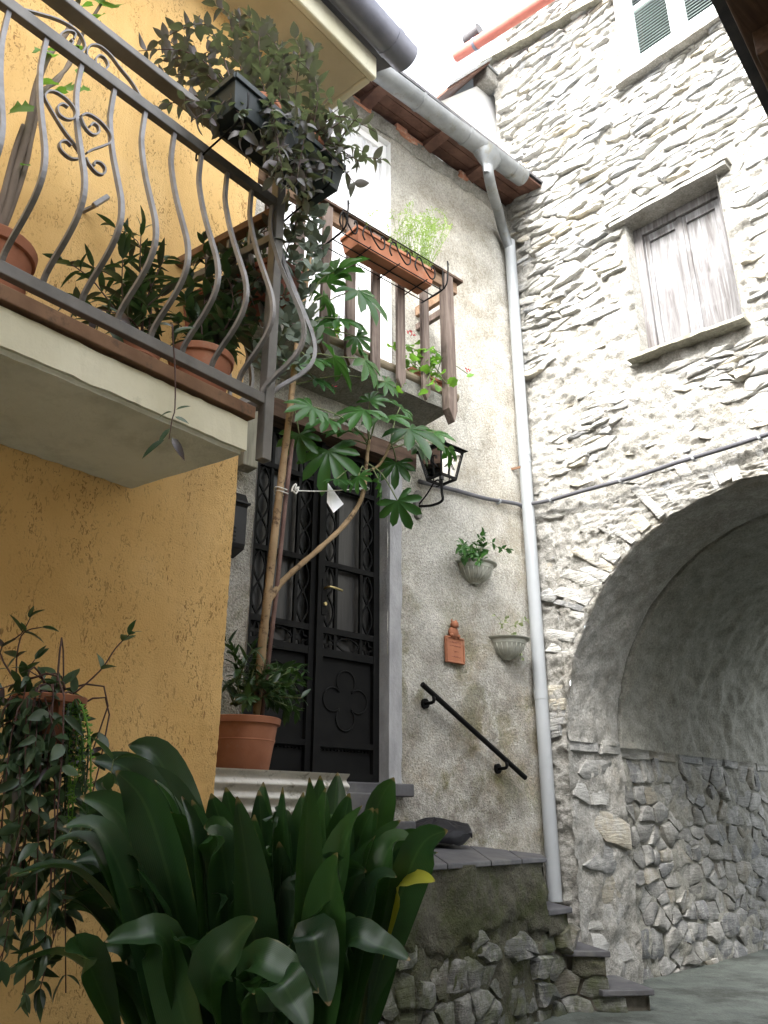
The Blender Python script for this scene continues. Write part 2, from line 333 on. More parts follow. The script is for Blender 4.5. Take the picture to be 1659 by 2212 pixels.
MT['shutterwood'] = wood('bleached_shutter_wood', (0.062, 0.055, 0.052), (0.15, 0.147, 0.149), (0.28, 0.281, 0.29), 2, 0.9)
MT['reddoor'] = wood('shutter_frame_wood', (0.06, 0.05, 0.046), (0.14, 0.134, 0.134), (0.26, 0.26, 0.267), 2)
MT['greenpaint'] = pmat('green_shutter_paint', (0.20, 0.235, 0.23), (0.26, 0.295, 0.29), 4, 0.5, 0.05, 40, 0.001)
MT['palepaint'] = pmat('pale_shutter_paint', (0.50, 0.58, 0.57), (0.58, 0.65, 0.64), 4, 0.5, 0.05, 40, 0.001)
MT['oldpost'] = wood('grey_old_post', (0.14, 0.13, 0.10), (0.24, 0.23, 0.18), (0.34, 0.33, 0.27), 2)
def doorglass():
    m, t, b, out = mat_new('ribbed_glass'); v = coords(t, ROTC, (60, 60, 2.5)); n = noi(t, v, 1.0, 4, 0.6)
    c = ramp(t, n, [(0.3, (0.016, 0.0155, 0.0145)), (0.7, (0.036, 0.0345, 0.0315))]); t.links.new(c, b.inputs['Base Color'])
    b.inputs['Roughness'].default_value = 0.35; b.inputs['Specular IOR Level'].default_value = 0.5; bump(t, b, n, 0.6, 0.003); return m
MT['doorglass'] = doorglass()
def curtain():
    m, t, b, out = mat_new('white_curtain'); v = coords(t, ROTC, (14, 14, 0.6)); n = noi(t, v, 1.0, 3, 0.5)
    t.links.new(ramp(t, n, [(0.3, (0.70, 0.71, 0.74)), (0.6, (0.80, 0.80, 0.82))]), b.inputs['Base Color']); b.inputs['Roughness'].default_value = 0.9
    bump(t, b, n, 0.8, 0.03); return m
MT['curtain'] = curtain()
def clear_glass(name, alpha=0.12):
    m, t, b, out = mat_new(name); t.nodes.remove(b)
    g = nd(t, 'ShaderNodeBsdfGlossy', {'Roughness': 0.05, 'Color': (0.9, 0.9, 0.9, 1)}); tr = nd(t, 'ShaderNodeBsdfTransparent', {'Color': (0.86, 0.87, 0.86, 1)})
    fr = nd(t, 'ShaderNodeFresnel', {'IOR': 1.45}); mx = nd(t, 'ShaderNodeMixShader', {0: fr.outputs[0]})
    t.links.new(tr.outputs[0], mx.inputs[1]); t.links.new(g.outputs[0], mx.inputs[2]); t.links.new(mx.outputs[0], out.inputs[0]); return m
MT['glass'] = clear_glass('clear_glass')
def leaf(name, lo, hi, rough=0.4, trans=0.25, under=None, veins=0.0, vlight=(0.2, 0.3, 0.1), tint2=None, f2=0.0):
    m, t, b, out = mat_new(name); oi = nd(t, 'ShaderNodeObjectInfo').outputs['Random']
    pos = coords(t)
    f = math_(t, 'ADD', math_(t, 'MULTIPLY', oi, 0.7), math_(t, 'MULTIPLY', noi(t, pos, 18, 3), 0.3))
    c = ramp(t, f, [(0.1, lo), (0.85, hi)])
    if tint2: c = mix(t, ramp(t, nd(t, 'ShaderNodeTexWhiteNoise', {'W': oi}, noise_dimensions='1D').outputs['Value'], [(1 - f2 - 0.02, 0.0), (1 - f2, 1.0)]), c, tint2)
    if under: c = mix(t, nd(t, 'ShaderNodeNewGeometry').outputs['Backfacing'], c, under)
    if veins > 0:
        uv = nd(t, 'ShaderNodeUVMap').outputs[0]; x = nd(t, 'ShaderNodeSeparateXYZ', {'Vector': uv}).outputs['X']
        wv = nd(t, 'ShaderNodeTexWave', {'Vector': uv, 'Scale': veins, 'Distortion': 0.15}).outputs['Fac']
        c = mix(t, math_(t, 'MULTIPLY', wv, 0.30), c, vlight); mid = math_(t, 'ABSOLUTE', math_(t, 'SUBTRACT', x, 0.5))
        c = mix(t, ramp(t, mid, [(0.015, 0.5), (0.05, 0.0)]), c, vlight)
        y_ = nd(t, 'ShaderNodeSeparateXYZ', {'Vector': uv}).outputs['Y']; ed = math_(t, 'ADD', math_(t, 'MULTIPLY', mid, 1.6), math_(t, 'MULTIPLY', noi(t, pos, 7, 4, 0.7), 0.55))
        c = mix(t, ramp(t, ed, [(1.10, 0.0), (1.18, 0.8)]) if 0 else ramp(t, math_(t, 'MULTIPLY', ed, 0.8), [(0.885, 0.0), (0.94, 0.75)]), c, (0.20, 0.20, 0.05))
        c = mix(t, ramp(t, math_(t, 'ADD', y_, math_(t, 'MULTIPLY', noi(t, pos, 25, 3), 0.05)), [(0.985, 0.0), (1.0, 0.85)]), c, (0.22, 0.15, 0.07))
        bump(t, b, wv, 0.12, 0.0015)
    t.links.new(c, b.inputs['Base Color']); b.inputs['Roughness'].default_value = rough; b.inputs['Specular IOR Level'].default_value = 0.4
    tr = nd(t, 'ShaderNodeBsdfTranslucent'); tc = mix(t, 0.5, c, (min(1, hi[0] * 2.2), min(1, hi[1] * 2.4), hi[2] * 1.0)); t.links.new(tc, tr.inputs['Color'])
    mx = nd(t, 'ShaderNodeMixShader', {0: trans}); t.links.new(b.outputs[0], mx.inputs[1]); t.links.new(tr.outputs[0], mx.inputs[2]); t.links.new(mx.outputs[0], out.inputs[0])
    return m
MT['l_aspi'] = leaf('aspidistra_leaf', (0.005, 0.018, 0.012), (0.026, 0.070, 0.018), 0.33, 0.25, veins=9.0, vlight=(0.05, 0.10, 0.035))
MT['l_yellow'] = leaf('yellowing_leaf', (0.28, 0.30, 0.03), (0.38, 0.36, 0.04), 0.4, 0.3, veins=7.0, vlight=(0.35, 0.33, 0.08))
MT['l_purple'] = leaf('purple_green_leaf', (0.030, 0.042, 0.033), (0.105, 0.145, 0.092), 0.34, 0.25, under=(0.085, 0.066, 0.072), tint2=(0.065, 0.045, 0.054), f2=0.25)
MT['l_trail'] = leaf('dark_green_leaf', (0.018, 0.036, 0.020), (0.050, 0.090, 0.040), 0.36, 0.2, tint2=(0.045, 0.030, 0.034), f2=0.12)
MT['l_fatsia'] = leaf('fatsia_leaf', (0.020, 0.060, 0.018), (0.045, 0.125, 0.028), 0.30, 0.3)
MT['l_geran'] = leaf('geranium_leaf', (0.07, 0.16, 0.03), (0.14, 0.28, 0.05), 0.55, 0.4)
MT['l_wisp'] = leaf('wispy_leaf', (0.10, 0.17, 0.04), (0.22, 0.30, 0.08), 0.6, 0.4)
MT['l_succ'] = leaf('succulent_leaf', (0.19, 0.245, 0.19), (0.30, 0.36, 0.29), 0.55, 0.1)
MT['l_pitto'] = leaf('glossy_shrub_leaf', (0.014, 0.034, 0.012), (0.035, 0.075, 0.022), 0.32, 0.2)
MT['l_vari'] = leaf('pale_edged_leaf', (0.10, 0.15, 0.07), (0.35, 0.38, 0.25), 0.5, 0.3)
MT['petal'] = leaf('red_petal', (0.45, 0.03, 0.06), (0.6, 0.08, 0.12), 0.6, 0.4)
MT['stem'] = pmat('purple_stem', (0.045, 0.020, 0.020), (0.085, 0.045, 0.035), 20, 0.6, 0.2, 90, 0.001)
MT['gstem'] = pmat('green_stem', (0.10, 0.13, 0.05), (0.17, 0.20, 0.09), 20, 0.6, 0.2, 90, 0.001)
MT['bark'] = pmat('pale_tan_bark', (0.20, 0.135, 0.07), (0.31, 0.22, 0.125), 6, 0.8, 0.5, 60, 0.003, c3=(0.09, 0.055, 0.03), s3=18, f3=(0.54, 0.64))
MT['woodstem'] = pmat('grey_woody_stem', (0.13, 0.10, 0.075), (0.24, 0.19, 0.145), 9, 0.85, 0.7, 40, 0.005, stretch=(1, 1, 0.3))
MT['stake'] = pmat('brown_stake', (0.10, 0.055, 0.045), (0.17, 0.105, 0.085), 10, 0.8, 0.3, 60, 0.002, c3=(0.05, 0.03, 0.025), s3=22, f3=(0.6, 0.7))
# ================================================================== SETTING
def steps(a, b, d):
    n = max(1, int(round((b - a) / d))); return [a + (b - a) * i / n for i in range(n + 1)]
def breaks(lst, d):
    out = []
    for a, b in zip(lst, lst[1:]): out += steps(a, b, d)[:-1]
    return out + [lst[-1]]
def wallgrid(mb, fr, us, zs, h, holes=(), inv=False):
    b = [fr(u, h(u, z), z) for z in zs for u in us]; nu = len(us); fs = []
    for j in range(len(zs) - 1):
        for i in range(nu - 1):
            cu, cz = (us[i] + us[i + 1]) / 2, (zs[j] + zs[j + 1]) / 2
            if any(a < cu < c and d_ < cz < e for a, c, d_, e in holes): continue
            q = (j * nu + i, j * nu + i + 1, (j + 1) * nu + i + 1, (j + 1) * nu + i); fs.append(q if not inv else q[::-1])
    mb.add(b, fs)
# ---- ground: one sheet, slightly rising to the arch
def ground_z(x, y):
    t = min(1, max(0, (y - 1.0) / 4.6)); return 0.0 + 0.44 * t * t * (3 - 2 * t)
g = MB()
xs = [-60, -30, -12, -6] + steps(-3, 6, 0.25) + [9, 14, 30, 60]; ys = [-60, -25, -8, -3] + steps(-1, 11, 0.25) + [16, 25, 60]
gv = [Vector((x, y, ground_z(x, y) + 0.012 * fbm(x * 1.3, y * 1.3, 0))) for y in ys for x in xs]; nx = len(xs)
g.add(gv, [(j * nx + i, j * nx + i + 1, (j + 1) * nx + i + 1, (j + 1) * nx + i) for j in range(len(ys) - 1) for i in range(nx - 1)])
gr = g.build('ground', MT['street'], smooth=True); gr['kind'] = 'structure'
ZG = 0.0 - EYE                                # street level counted from the eye

# ================================================================== YELLOW HOUSE
yh = thing('yellow_house', Y(0, 0, ZG), 'yellow rendered house on the left with scratched plaster and a small balcony slab', 'house')
def hY(u, z): return (0.005 if u < 0.1 else 0.002) * fbm(u * 40, z * 40, 3, 2) + 0.010 * fbm(u * 2, z * 2, 1, 2)
mb = MB()
us = steps(0, 0.10, 0.012) + steps(0.10, 1.9, 0.03)[1:] + steps(1.9, 6.5, 0.5)[1:]
zs = steps(ZG, -0.6, 0.2) + steps(-0.6, 1.3, 0.014)[1:] + steps(1.3, 3.82, 0.03)[1:]
wallgrid(mb, Y, us, zs, hY, inv=True)
def edge(z): return Y(0, hY(0, z), z)
nz = len(zs)                                   # return face of the corner
mb.add([edge(z) for z in zs] + [Y(0.004 * fbm(0.3, z * 30, 9, 2), -0.25, z) for z in zs] + [Y(0, -3.0, z) for z in zs],
       [(j + k * nz, j + 1 + k * nz, nz * (k + 1) + j + 1, nz * (k + 1) + j) for j in range(nz - 1) for k in (0, 1)])
mb.box(Y.mat(0, 0, 0), (0.02, -3.0, ZG), (6.5, -0.05, 3.82))
mb.build('wall', MT['yellow'], yh, smooth=True, fix=False, sharp=50)
# balcony slab (its right end is skewed)
SZ0, SZ1 = 1.156, 1.278
W0 = Y(0.486, 0, 0); W0 = Vector((W0.x, W0.y, 0)); L1 = dA * 3.2
def slab(z0, z1, grow=0.0, a=None):
    e = (O - W0).normalized() * grow; f = -dA * grow
    c = [W0 + f - e * 0.02 / max(grow, .02) * 0 , O + e + f, O + e + L1, W0 + L1]
    return [Vector((p.x, p.y, z0 + EYE)) for p in c] + [Vector((p.x, p.y, z1 + EYE)) for p in c]
def rough_slab(name, z0, z1, grow, mt, par, amp=0.004):
    b = bmesh.new(); m_ = MB().hexa(slab(z0, z1, grow)); me = m_.mesh('t', None); b.from_mesh(me)
    es = [e for e in b.edges if e.calc_length() > 1.0]; bmesh.ops.subdivide_edges(b, edges=es, cuts=110)
    es = [e for e in b.edges if 0.3 < e.calc_length() <= 1.0]; bmesh.ops.subdivide_edges(b, edges=es, cuts=14, use_grid_fill=True)
    for v in b.verts: v.co += Vector([amp * fbm(v.co.x * 22, v.co.y * 22, v.co.z * 22 + k * 9, 3) for k in range(3)])
    out = MB(); out.v = [v.co.copy() for v in b.verts]; b.verts.index_update(); out.f = [tuple(v.index for v in f.verts) for f in b.faces]; b.free()
    return out.build(name, mt, par)
rough_slab('balcony_edge', SZ0 + 0.012, SZ1, 0.012, MT['cream'], yh)
rough_slab('balcony_soffit', SZ0 - 0.004, SZ0 + 0.03, 0.0, MT['soffit'], yh, 0.003)
MB().hexa(slab(SZ1, SZ1 + 0.012, -0.01)).build('balcony_gasket', MT['joint'], yh)
MB().hexa(slab(SZ1 + 0.012, SZ1 + 0.058, 0.028)).build('balcony_floor_edge', MT['rust'], yh, bevel=0.003)
# roof overhang
ZE = 3.80
mb = MB().box(Y.mat(0, 0, 0), (-0.44, -1.5, ZE), (6.5, 0.305, ZE + 0.05)); mb.build('soffit', MT['eave_plaster'], yh)
mb = MB().box(Y.mat(0, 0, 0), (-0.49, 0.306, ZE - 0.006), (6.5, 0.35, ZE + 0.15)); mb.box(Y.mat(0, 0, 0), (-0.49, -1.5, ZE - 0.004), (-0.442, 0.304, ZE + 0.15))
mb.build('fascia', MT['cream'], yh, bevel=0.012)
mb = MB().hexa([Y(-0.6, 0.40, ZE + 0.16), Y(6.5, 0.40, ZE + 0.16), Y(6.5, -2.6, ZE + 1.3), Y(-0.6, -2.6, ZE + 1.3), Y(-0.6, 0.40, ZE + 0.22), Y(6.5, 0.40, ZE + 0.22), Y(6.5, -2.6, ZE + 1.36), Y(-0.6, -2.6, ZE + 1.36)])
mb.build('roof', MT['slate'], yh)
def halfpipe(a, b, r, th=0.004, seg=10, up=Vector((0, 0, 1)), over=0.15):
    a, b = Vector(a), Vector(b); t = (b - a).normalized(); sd = t.cross(up).normalized(); u = sd.cross(t)
    m = MB(); vs = []; n = seg
    for e in (a, b):
        for rr in (r, r - th):
            for k in range(n + 1):
                an = -math.pi - over + (math.pi + 2 * over) * k / n; vs.append(e + sd * math.cos(an) * rr + u * math.sin(an) * rr)
    c = n + 1; fs = []
    for k in range(n):
        fs += [(k, k + 1, 2 * c + k + 1, 2 * c + k), (c + k, 3 * c + k, 3 * c + k + 1, c + k + 1), (k, c + k, c + k + 1, k + 1), (2 * c + k, 2 * c + k + 1, 3 * c + k + 1, 3 * c + k)]
    for k in (0, n): fs.append((k, 2 * c + k, 3 * c + k, c + k))
    return m.add(vs, fs)
gy = thing('roof_gutter', Y(-0.6, 0.42, ZE), 'dark blue grey half round gutter on the yellow house eave', 'gutter')
ga, gb = Y(-0.62, 0.45, ZE + 0.19), Y(6.0, 0.45, ZE + 0.21)
halfpipe(ga, gb, 0.085).build('channel', MT['zincdark'], gy, smooth=True, sharp=40)
t_ = (gb - ga).normalized()
MB().tube([ga - t_ * 0.001, ga + t_ * 0.006], 0.083, 16).build('end_cap', MT['zincdark'], gy)
halfpipe(ga + t_ * 0.12, ga + t_ * 0.16, 0.089).build('joint_band', MT['zincdark'], gy, smooth=True, sharp=40)
# shutter catch on the yellow wall
u_, z_ = Y.px(190, 455); c_ = thing('shutter_catch', Y(u_, 0, z_), 'small dark metal shutter catch fixed to the yellow wall behind the railing', 'shutter catch')
MB().bar(Y(u_ + 0.03, -0.01, z_ - 0.03), Y(u_ + 0.0, 0.07, z_ - 0.01), 0.012, 0.012).build('arm', MT['iron'], c_)
MB().bar(Y(u_ + 0.012, 0.062, z_ - 0.02), Y(u_ - 0.035, 0.072, z_ + 0.05), 0.02, 0.02).build('catch', MT['iron'], c_, bevel=0.004)

# ================================================================== ROUGHCAST HOUSE (door wall)
dh = thing('roughcast_house', D(0, 0, ZG), 'cream roughcast house in the corner with the iron door and a wooden balcony', 'house')
DOOR = (-1.075, 0.02, 0.235, 2.50); FREN = (-0.98, 0.066, 3.0, 5.53); DTOP = 5.75
def hD(u, z): return 0.014 * fbm(u * 3, z * 3, 5, 3) + 0.007 * fbm(u * 18, z * 18, 2, 3)
us = breaks([-2.4, DOOR[0], FREN[0], DOOR[1], FREN[1], 1.70], 0.035); zs = breaks([-1.35, DOOR[2], DOOR[3], FREN[2], FREN[3], DTOP], 0.035)
mb = MB(); wallgrid(mb, D, us, zs, hD, [DOOR, FREN]); mb.build('wall', MT['roughcast'], dh, smooth=True, fix=False)
def reveal(h, depth, mt, name, par):
    a, b, c, d = h; m = MB()
    for p, q in (((a, c), (a, d)), ((b, c), (b, d)), ((a, d), (b, d)), ((a, c), (b, c))):
        m.add([D(p[0], 0.012, p[1]), D(q[0], 0.012, q[1]), D(q[0], -depth, q[1]), D(p[0], -depth, p[1])], [(0, 1, 2, 3)])
    return m.build(name, mt, par, fix=False)
reveal(DOOR, 0.2, MT['jamb'], 'door_reveal', dh); reveal(FREN, 0.2, MT['bright'], 'window_reveal', dh)
mb = MB().box(D.mat(0, 0, 0), (-2.4, -0.5, -1.3), (1.6, -0.3, DTOP)); mb.build('core', MT['joint'], dh)
# painted surround to the right of the door
b = MB(); zz = steps(0.20, 2.47, 0.04)
b.add([D(x, o, z) for z in zz for x, o in ((0.018 , -0.14), (0.022 + 0.02 * (z - .2) / 2.2, 0.022), (0.135 + 0.012 * fbm(1, z * 5, 0, 2) + 0.02 * (z - .2) / 2.2, 0.02), (0.15, -0.02))], [(4 * j + k, 4 * j + k + 1, 4 * j + k + 5, 4 * j + k + 4) for j in range(len(zz) - 1) for k in range(3)])
b.build('door_surround', MT['jamb'], dh, smooth=True, sharp=40)
mb = MB().box(D.mat(0, 0, 0), (-1.25, -0.15, 0.155), (0.17, 0.10, 0.232)); mb.build('threshold', MT['slate'], dh, bevel=0.008)
# timber lintel, rough
b = MB(); n = 26; lay = []
for i in range(n + 1):
    u = -1.45 + (0.27 + 1.45) * i / n; w_ = 0.012 * fbm(u * 5, 1, 0, 2)
    lay += [D(u, 0.065 + w_, 2.475 + w_), D(u, 0.07 + 0.01 * fbm(u * 6, 4, 0, 2), 2.60 + 0.012 * fbm(u * 4, 7, 0, 2)), D(u, -0.1, 2.60), D(u, -0.1, 2.47)]
b.add(lay, [(4 * i + k, 4 * i + (k + 1) % 4, 4 * i + 4 + (k + 1) % 4, 4 * i + 4 + k) for i in range(n) for k in range(4)] + [(0, 1, 2, 3), tuple(4 * n + k for k in (3, 2, 1, 0))])
b.build('lintel', MT['beamwood'], dh)
# old grey post and pipe collar left of the door head
pu, pz = D.px(533, 1000, 0.10)
MB().box(D.mat(pu, 0.10, 0), (-0.055, -0.06, 2.02), (0.05, 0.05, 2.48)).build('post', MT['oldpost'], dh, bevel=0.006)
# eave: boards, rafters, bricks
eo, ez0, ez1 = 0.46, 5.77, 5.68
def eav(u, off, dz=0.0): return D(u, off, ez0 + (ez1 - ez0) * off / eo + dz)
for k in range(4):
    a, c = eo * k / 4 + 0.003, eo * (k + 1) / 4 - 0.003
    MB().hexa([eav(-1.2, a), eav(1.72, a), eav(1.72, c), eav(-1.2, c), eav(-1.2, a, 0.022), eav(1.72, a, 0.022), eav(1.72, c, 0.022), eav(-1.2, c, 0.022)]).build('soffit_board', MT['redwood'], dh)
for (x, y) in ((815, 232), (948, 318), (1040, 395), (700, 150)):
    u, z = D.px(x, y, 0.2); d_ = 0.055
    MB().hexa([eav(u - d_, -0.1, -0.10), eav(u + d_, -0.1, -0.10), eav(u + d_, 0.33, -0.012), eav(u - d_, 0.33, -0.012), eav(u - d_, -0.1, -0.002), eav(u + d_, -0.1, -0.002), eav(u + d_, 0.40, -0.002), eav(u - d_, 0.40, -0.002)]).build('rafter', MT['redwood'], dh, bevel=0.006)
for i, (x, y, l) in enumerate(((785, 205, .20), (895, 290, .22), (1000, 358, .12), (865, 262, .13))):
    u, z = D.px(x, y, 0.05); b = MB().box(D.mat(u, 0.0, 5.705), (-l / 2, -0.05, -0.035), (l / 2, 0.045 + 0.01 * i % 3, 0.03)); b.build('brick', MT['brick'], dh, bevel=0.008)
b = MB(); nn = 60                                # ragged mortar fillet at the wall head
b.add([p for i in range(nn + 1) for u in [-1.2 + 2.85 * i / nn] for p in (D(u, 0.005, 5.60 + 0.05 * fbm(u * 4, 3, 0, 3)), D(u, 0.05 + 0.03 * fbm(u * 6, 1, 0, 3), 5.69 + 0.03 * fbm(u * 5, 8, 0, 3)), D(u, 0.0, 5.765))], [(3 * i + k, 3 * i + k + 1, 3 * i + k + 4, 3 * i + k + 3) for i in range(nn) for k in (0, 1)])
b.build('wall_head_mortar', MT['mortar'], dh, smooth=True)
MB().hexa([eav(-2.0, eo + 0.02, 0.035), eav(1.72, eo + 0.02, 0.035), D(1.72, -3, 7.75), D(-2.0, -3, 7.75), eav(-2.0, eo + 0.02, 0.065), eav(1.72, eo + 0.02, 0.065), D(1.72, -3, 7.78), D(-2.0, -3, 7.78)]).build('roof', MT['slate'], dh)
# little gable standing on that roof, against the stone house
go = -0.15
gR, gL, gK = D.px(1100, 226, go), D.px(935, 222, go), D.px(1028, 163, go)
m_ = D.mat(0, go, 0)
MB().hexa([D(gL[0] + .12, go, 5.6), D(gR[0] + .2, go, 5.6), D(gR[0] + .2, go - 1.4, 5.6), D(gL[0] + .12, go - 1.4, 5.6), D(gL[0] + .12, go, gL[1] + .12), D(gR[0] + .2, go, gL[1] + .12), D(gR[0] + .2, go - 1.4, gL[1] + .12), D(gL[0] + .12, go - 1.4, gL[1] + .12)]).build('gable_base', MT['bright'], dh)
MB().add([D(gL[0] + .12, go + .002, gL[1] + .11), D(gR[0] + .1, go + .002, gL[1] + .11), D(gR[0] + .1, go + .002, gR[1] - .06), D(gK[0] + .06, go + .002, gK[1] - .09)], [(0, 1, 2, 3)]).build('gable_wall', MT['bright'], dh)
def sheet(a, b_, off0, off1, th): return MB().hexa([D(a[0], off0, a[1]), D(b_[0], off0, b_[1]), D(b_[0], off1, b_[1]), D(a[0], off1, a[1]), D(a[0], off0, a[1] + th), D(b_[0], off0, b_[1] + th), D(b_[0], off1, b_[1] + th), D(a[0], off1, a[1] + th)])
gK2 = (gK[0], gK[1])
sheet(gL, gK2, go + 0.20, go - 1.4, 0.03).build('gable_board', MT['redwood'], dh)
sheet((gL[0], gL[1] + .031), (gK2[0], gK2[1] + .031), go + 0.23, go - 1.4, 0.04).build('gable_verge', MT['zinc'], dh)
sheet((gK2[0] + .004, gK2[1] + .01), (gR[0] + .1, gR[1] - .02), go + 0.17, go - 1.4, 0.03).build('gable_flashing', MT['zinc'], dh)
# gutter with funnel, and the long downpipe
gd = thing('zinc_gutter', D(1.0, 0.5, 5.5), 'weathered zinc gutter with funnel under the roughcast house eave', 'gutter')
go_ = 0.53
a0, a1 = D.px(862, 186, go_), D.px(1128, 383, go_)
sl_ = (a1[1] - a0[1]) / (a1[0] - a0[0])
def gut(u): return D(u, go_, a0[1] + (u - a0[0]) * sl_)
RG = 0.082
halfpipe(gut(-1.0), gut(a1[0]), RG).build('channel', MT['zinc'], gd, smooth=True, sharp=40)
MB().tube([gut(a1[0]), gut(a1[0] + 0.004)], RG, 16).build('end_cap', MT['zinc'], gd)
for x, y in ((905, 217), (1005, 292), (1105, 362)):
    u, _ = D.px(x, y, go_); halfpipe(gut(u - 0.012), gut(u + 0.012), RG + 0.006).build('joint_band', MT['zinc'], gd, smooth=True, sharp=40)
fu, _ = D.px(1052, 335, go_); fz = a0[1] + (fu - a0[0]) * sl_
b = MB(); prof = [(0.175, 0.02), (0.165, -0.05), (0.12, -0.11), (0.075, -0.16), (0.055, -0.20), (0.053, -0.25)]
b.lathe(Matrix.Translation(D(fu, go_, fz - 0.01)) @ D.mat(0, 0, 0).to_3x3().to_4x4(), prof, 20, sy=0.5); b.build('funnel', MT['zinc'], gd, smooth=True)
dp = thing('downpipe', D(1.56, 0.07, -0.5), 'long pale grey downpipe running down the corner between roughcast and stone walls', 'downpipe')
pt = [D(fu, go_, fz - 0.17), D(fu + 0.005, go_ - .01, fz - 0.30)]
q1, q2 = D.px(1068, 420, 0.35), D.px(1083, 472, 0.12)
pth = smoothpath([D(fu, go_, fz - 0.17)] + [D(*(lambda q: (q[0], o, q[1]))(D.px(x, y, o))) for x, y, o in ((1057, 385, .51), (1064, 415, .42), (1076, 455, .22), (1085, 492, .09))] + [D(1.555, 0.075, q2[1] - 0.25)], 6)
MB().tube(pth, 0.047, 16).build('elbow', MT['zinc'], dp, smooth=True, sharp=40)
ztop = q2[1] - 0.16
MB().tube([D(1.555, 0.075, ztop), D(1.562, 0.075, -0.52)], 0.0515, 20).build('pipe', MT['pvc'], dp, smooth=True, sharp=40)
for y, wd in ((985, .07), (1000, .03), (1505, .09)):
    u, z = D.px(1140, y, 0.1); MB().tube([D(1.559, 0.075, z + wd), D(1.559, 0.075, z)], 0.0545, 20).build('sleeve', MT['pvc'], dp, smooth=True, sharp=40)
u, z = D.px(1105, 1002, 0.05)
MB().bar(D(1.45, -0.02, z - .02), D(1.52, 0.07, z), 0.012, 0.02).build('bracket', MT['rust'], dp)

# ================================================================== STONE HOUSE
sh = thing('stone_house', S(0.5, 0, ZG), 'tall rubble stone house on the right with an arched passage', 'house')
STOP = 8.1; SL = -0.05; SR = 3.62
WIN = (1.215, 2.02, 3.45, 4.80); UP = (1.47, 2.40, 6.40, 7.75)
def hF(s, z): return 0.020 * fbm(s * 14, z * 26, 7, 3) + 0.010 * fbm(s * 40, z * 55, 7, 2)
def hL(s, z): return hS(s, z) - hF(s, z)
def hS(s, z):
    sag = 0.05 * fbm(s * 0.8, z * 0.8, 4, 2)
    return sag + 0.030 * fbm(s * 4.2, z * 8, 2, 3) + hF(s, z)
mb = MB()
wallgrid(mb, S, breaks([SL, 0.0, WIN[0], UP[0], WIN[1], UP[1], 2.8], 0.02) + [3.0, 3.3, SR], breaks([2.35, WIN[2], WIN[3], UP[2], UP[3], STOP], 0.02), hS, [WIN, UP])
wallgrid(mb, S, breaks([SL, PS], 0.02), breaks([ZG + 0.2, 0.58, 2.35], 0.02), hS)
nth, nr = 200, 60                              # spandrels: from the arch rim up to z 2.35
col = []
for i in range(nth + 1):
    th = math.pi - math.pi * i / nth; s0, z0 = ACX + AR * math.cos(th), ACZ + AR * math.sin(th)
    rag = 0.018 * fbm(s0 * 7, z0 * 7, 3, 3); s0 += rag * math.cos(th); z0 += rag * math.sin(th)
    col.append([S(s0, hS(s0, z0 + (2.35 - z0) * k / nr) - (0.03 if k == 0 else 0), z0 + (2.35 - z0) * k / nr) for k in range(nr + 1)])
mb.add([p for c in col for p in c], [(i * (nr + 1) + k, (i + 1) * (nr + 1) + k, (i + 1) * (nr + 1) + k + 1, i * (nr + 1) + k + 1) for i in range(nth) for k in range(nr)])
mb.build('wall', MT['mortar'], sh, smooth=True, fix=False)
MB().box(S.mat(0, 0, 0), (SL, -0.9, 2.45), (SR, -0.25, STOP)).build('core', MT['joint'], sh)
MB().box(S.mat(0, 0, 0), (SR, -0.9, ZG), (SR + 2.5, 0.0, STOP)).build('far_pier', MT['mortar'], sh)
MB().box(S.mat(0, 0, 0), (SL - 0.02, -4.0, 5.6), (SL + 0.25, -0.03, STOP)).build('end_wall', MT['mortar'], sh)
# intrados ring, reveal below it, then the longer vault a little wider
RD = 0.77
def vault(r, ds, amp, name, mt, flare0=False, flare1=False):
    m = MB(); n = 210; d0, d1 = ds[0], ds[-1]
    def f(i, j):
        d = ds[round(j * (len(ds) - 1))]; th = math.pi - math.pi * i
        s0, z0 = ACX + r * math.cos(th), ACZ + r * math.sin(th)
        q = .7 * amp * fbm(s0 * 3 + 5, z0 * 3, d * 3, 2) - amp * 0.3 + 0.45 * amp * fbm(s0 * 8 + 5, z0 * 8, d * 8, 4)
        if flare0: q = q * min(1, .25 + (d - d0) / .2) + .11 * max(0, 1 - (d - d0) / .03)     # lips of the open joint
        if flare1: q = q * min(1, .25 + (d1 - d) / .2) + .11 * max(0, 1 - (d1 - d) / .03)
        return S(s0 + q * math.cos(th), -d, z0 + q * math.sin(th))
    m.grid(n, len(ds) - 1, f)
    return m.build(name, mt, sh, smooth=True, sharp=60)
vault(AR, steps(-0.02, RD - .035, .027) + [RD - .028, RD - .015, RD], 0.035, 'arch_soffit', MT['mortar'], flare1=True)
vault(AR + 0.015, [RD + .032, RD + .047, RD + .061] + steps(RD + .08, 4.3, .045), 0.05, 'passage_vault', MT['vault'], flare0=True)
vault(AR + 0.10, [RD - .02, RD + .015, RD + .055], 0.0, 'open_joint', MT['joint'])
def hP(d, z): return 0.03 * fbm(d * 4, z * 4, 8, 3) + 0.020 * fbm(d * 16, z * 16, 3, 3)
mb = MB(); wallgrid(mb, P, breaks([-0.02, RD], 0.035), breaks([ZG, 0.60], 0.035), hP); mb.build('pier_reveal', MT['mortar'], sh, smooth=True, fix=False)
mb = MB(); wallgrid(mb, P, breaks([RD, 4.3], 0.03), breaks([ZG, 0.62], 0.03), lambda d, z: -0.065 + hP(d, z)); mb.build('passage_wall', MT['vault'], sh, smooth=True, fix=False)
P2 = Frame(S.o + dB * (ACX + AR), -nB, -dB)
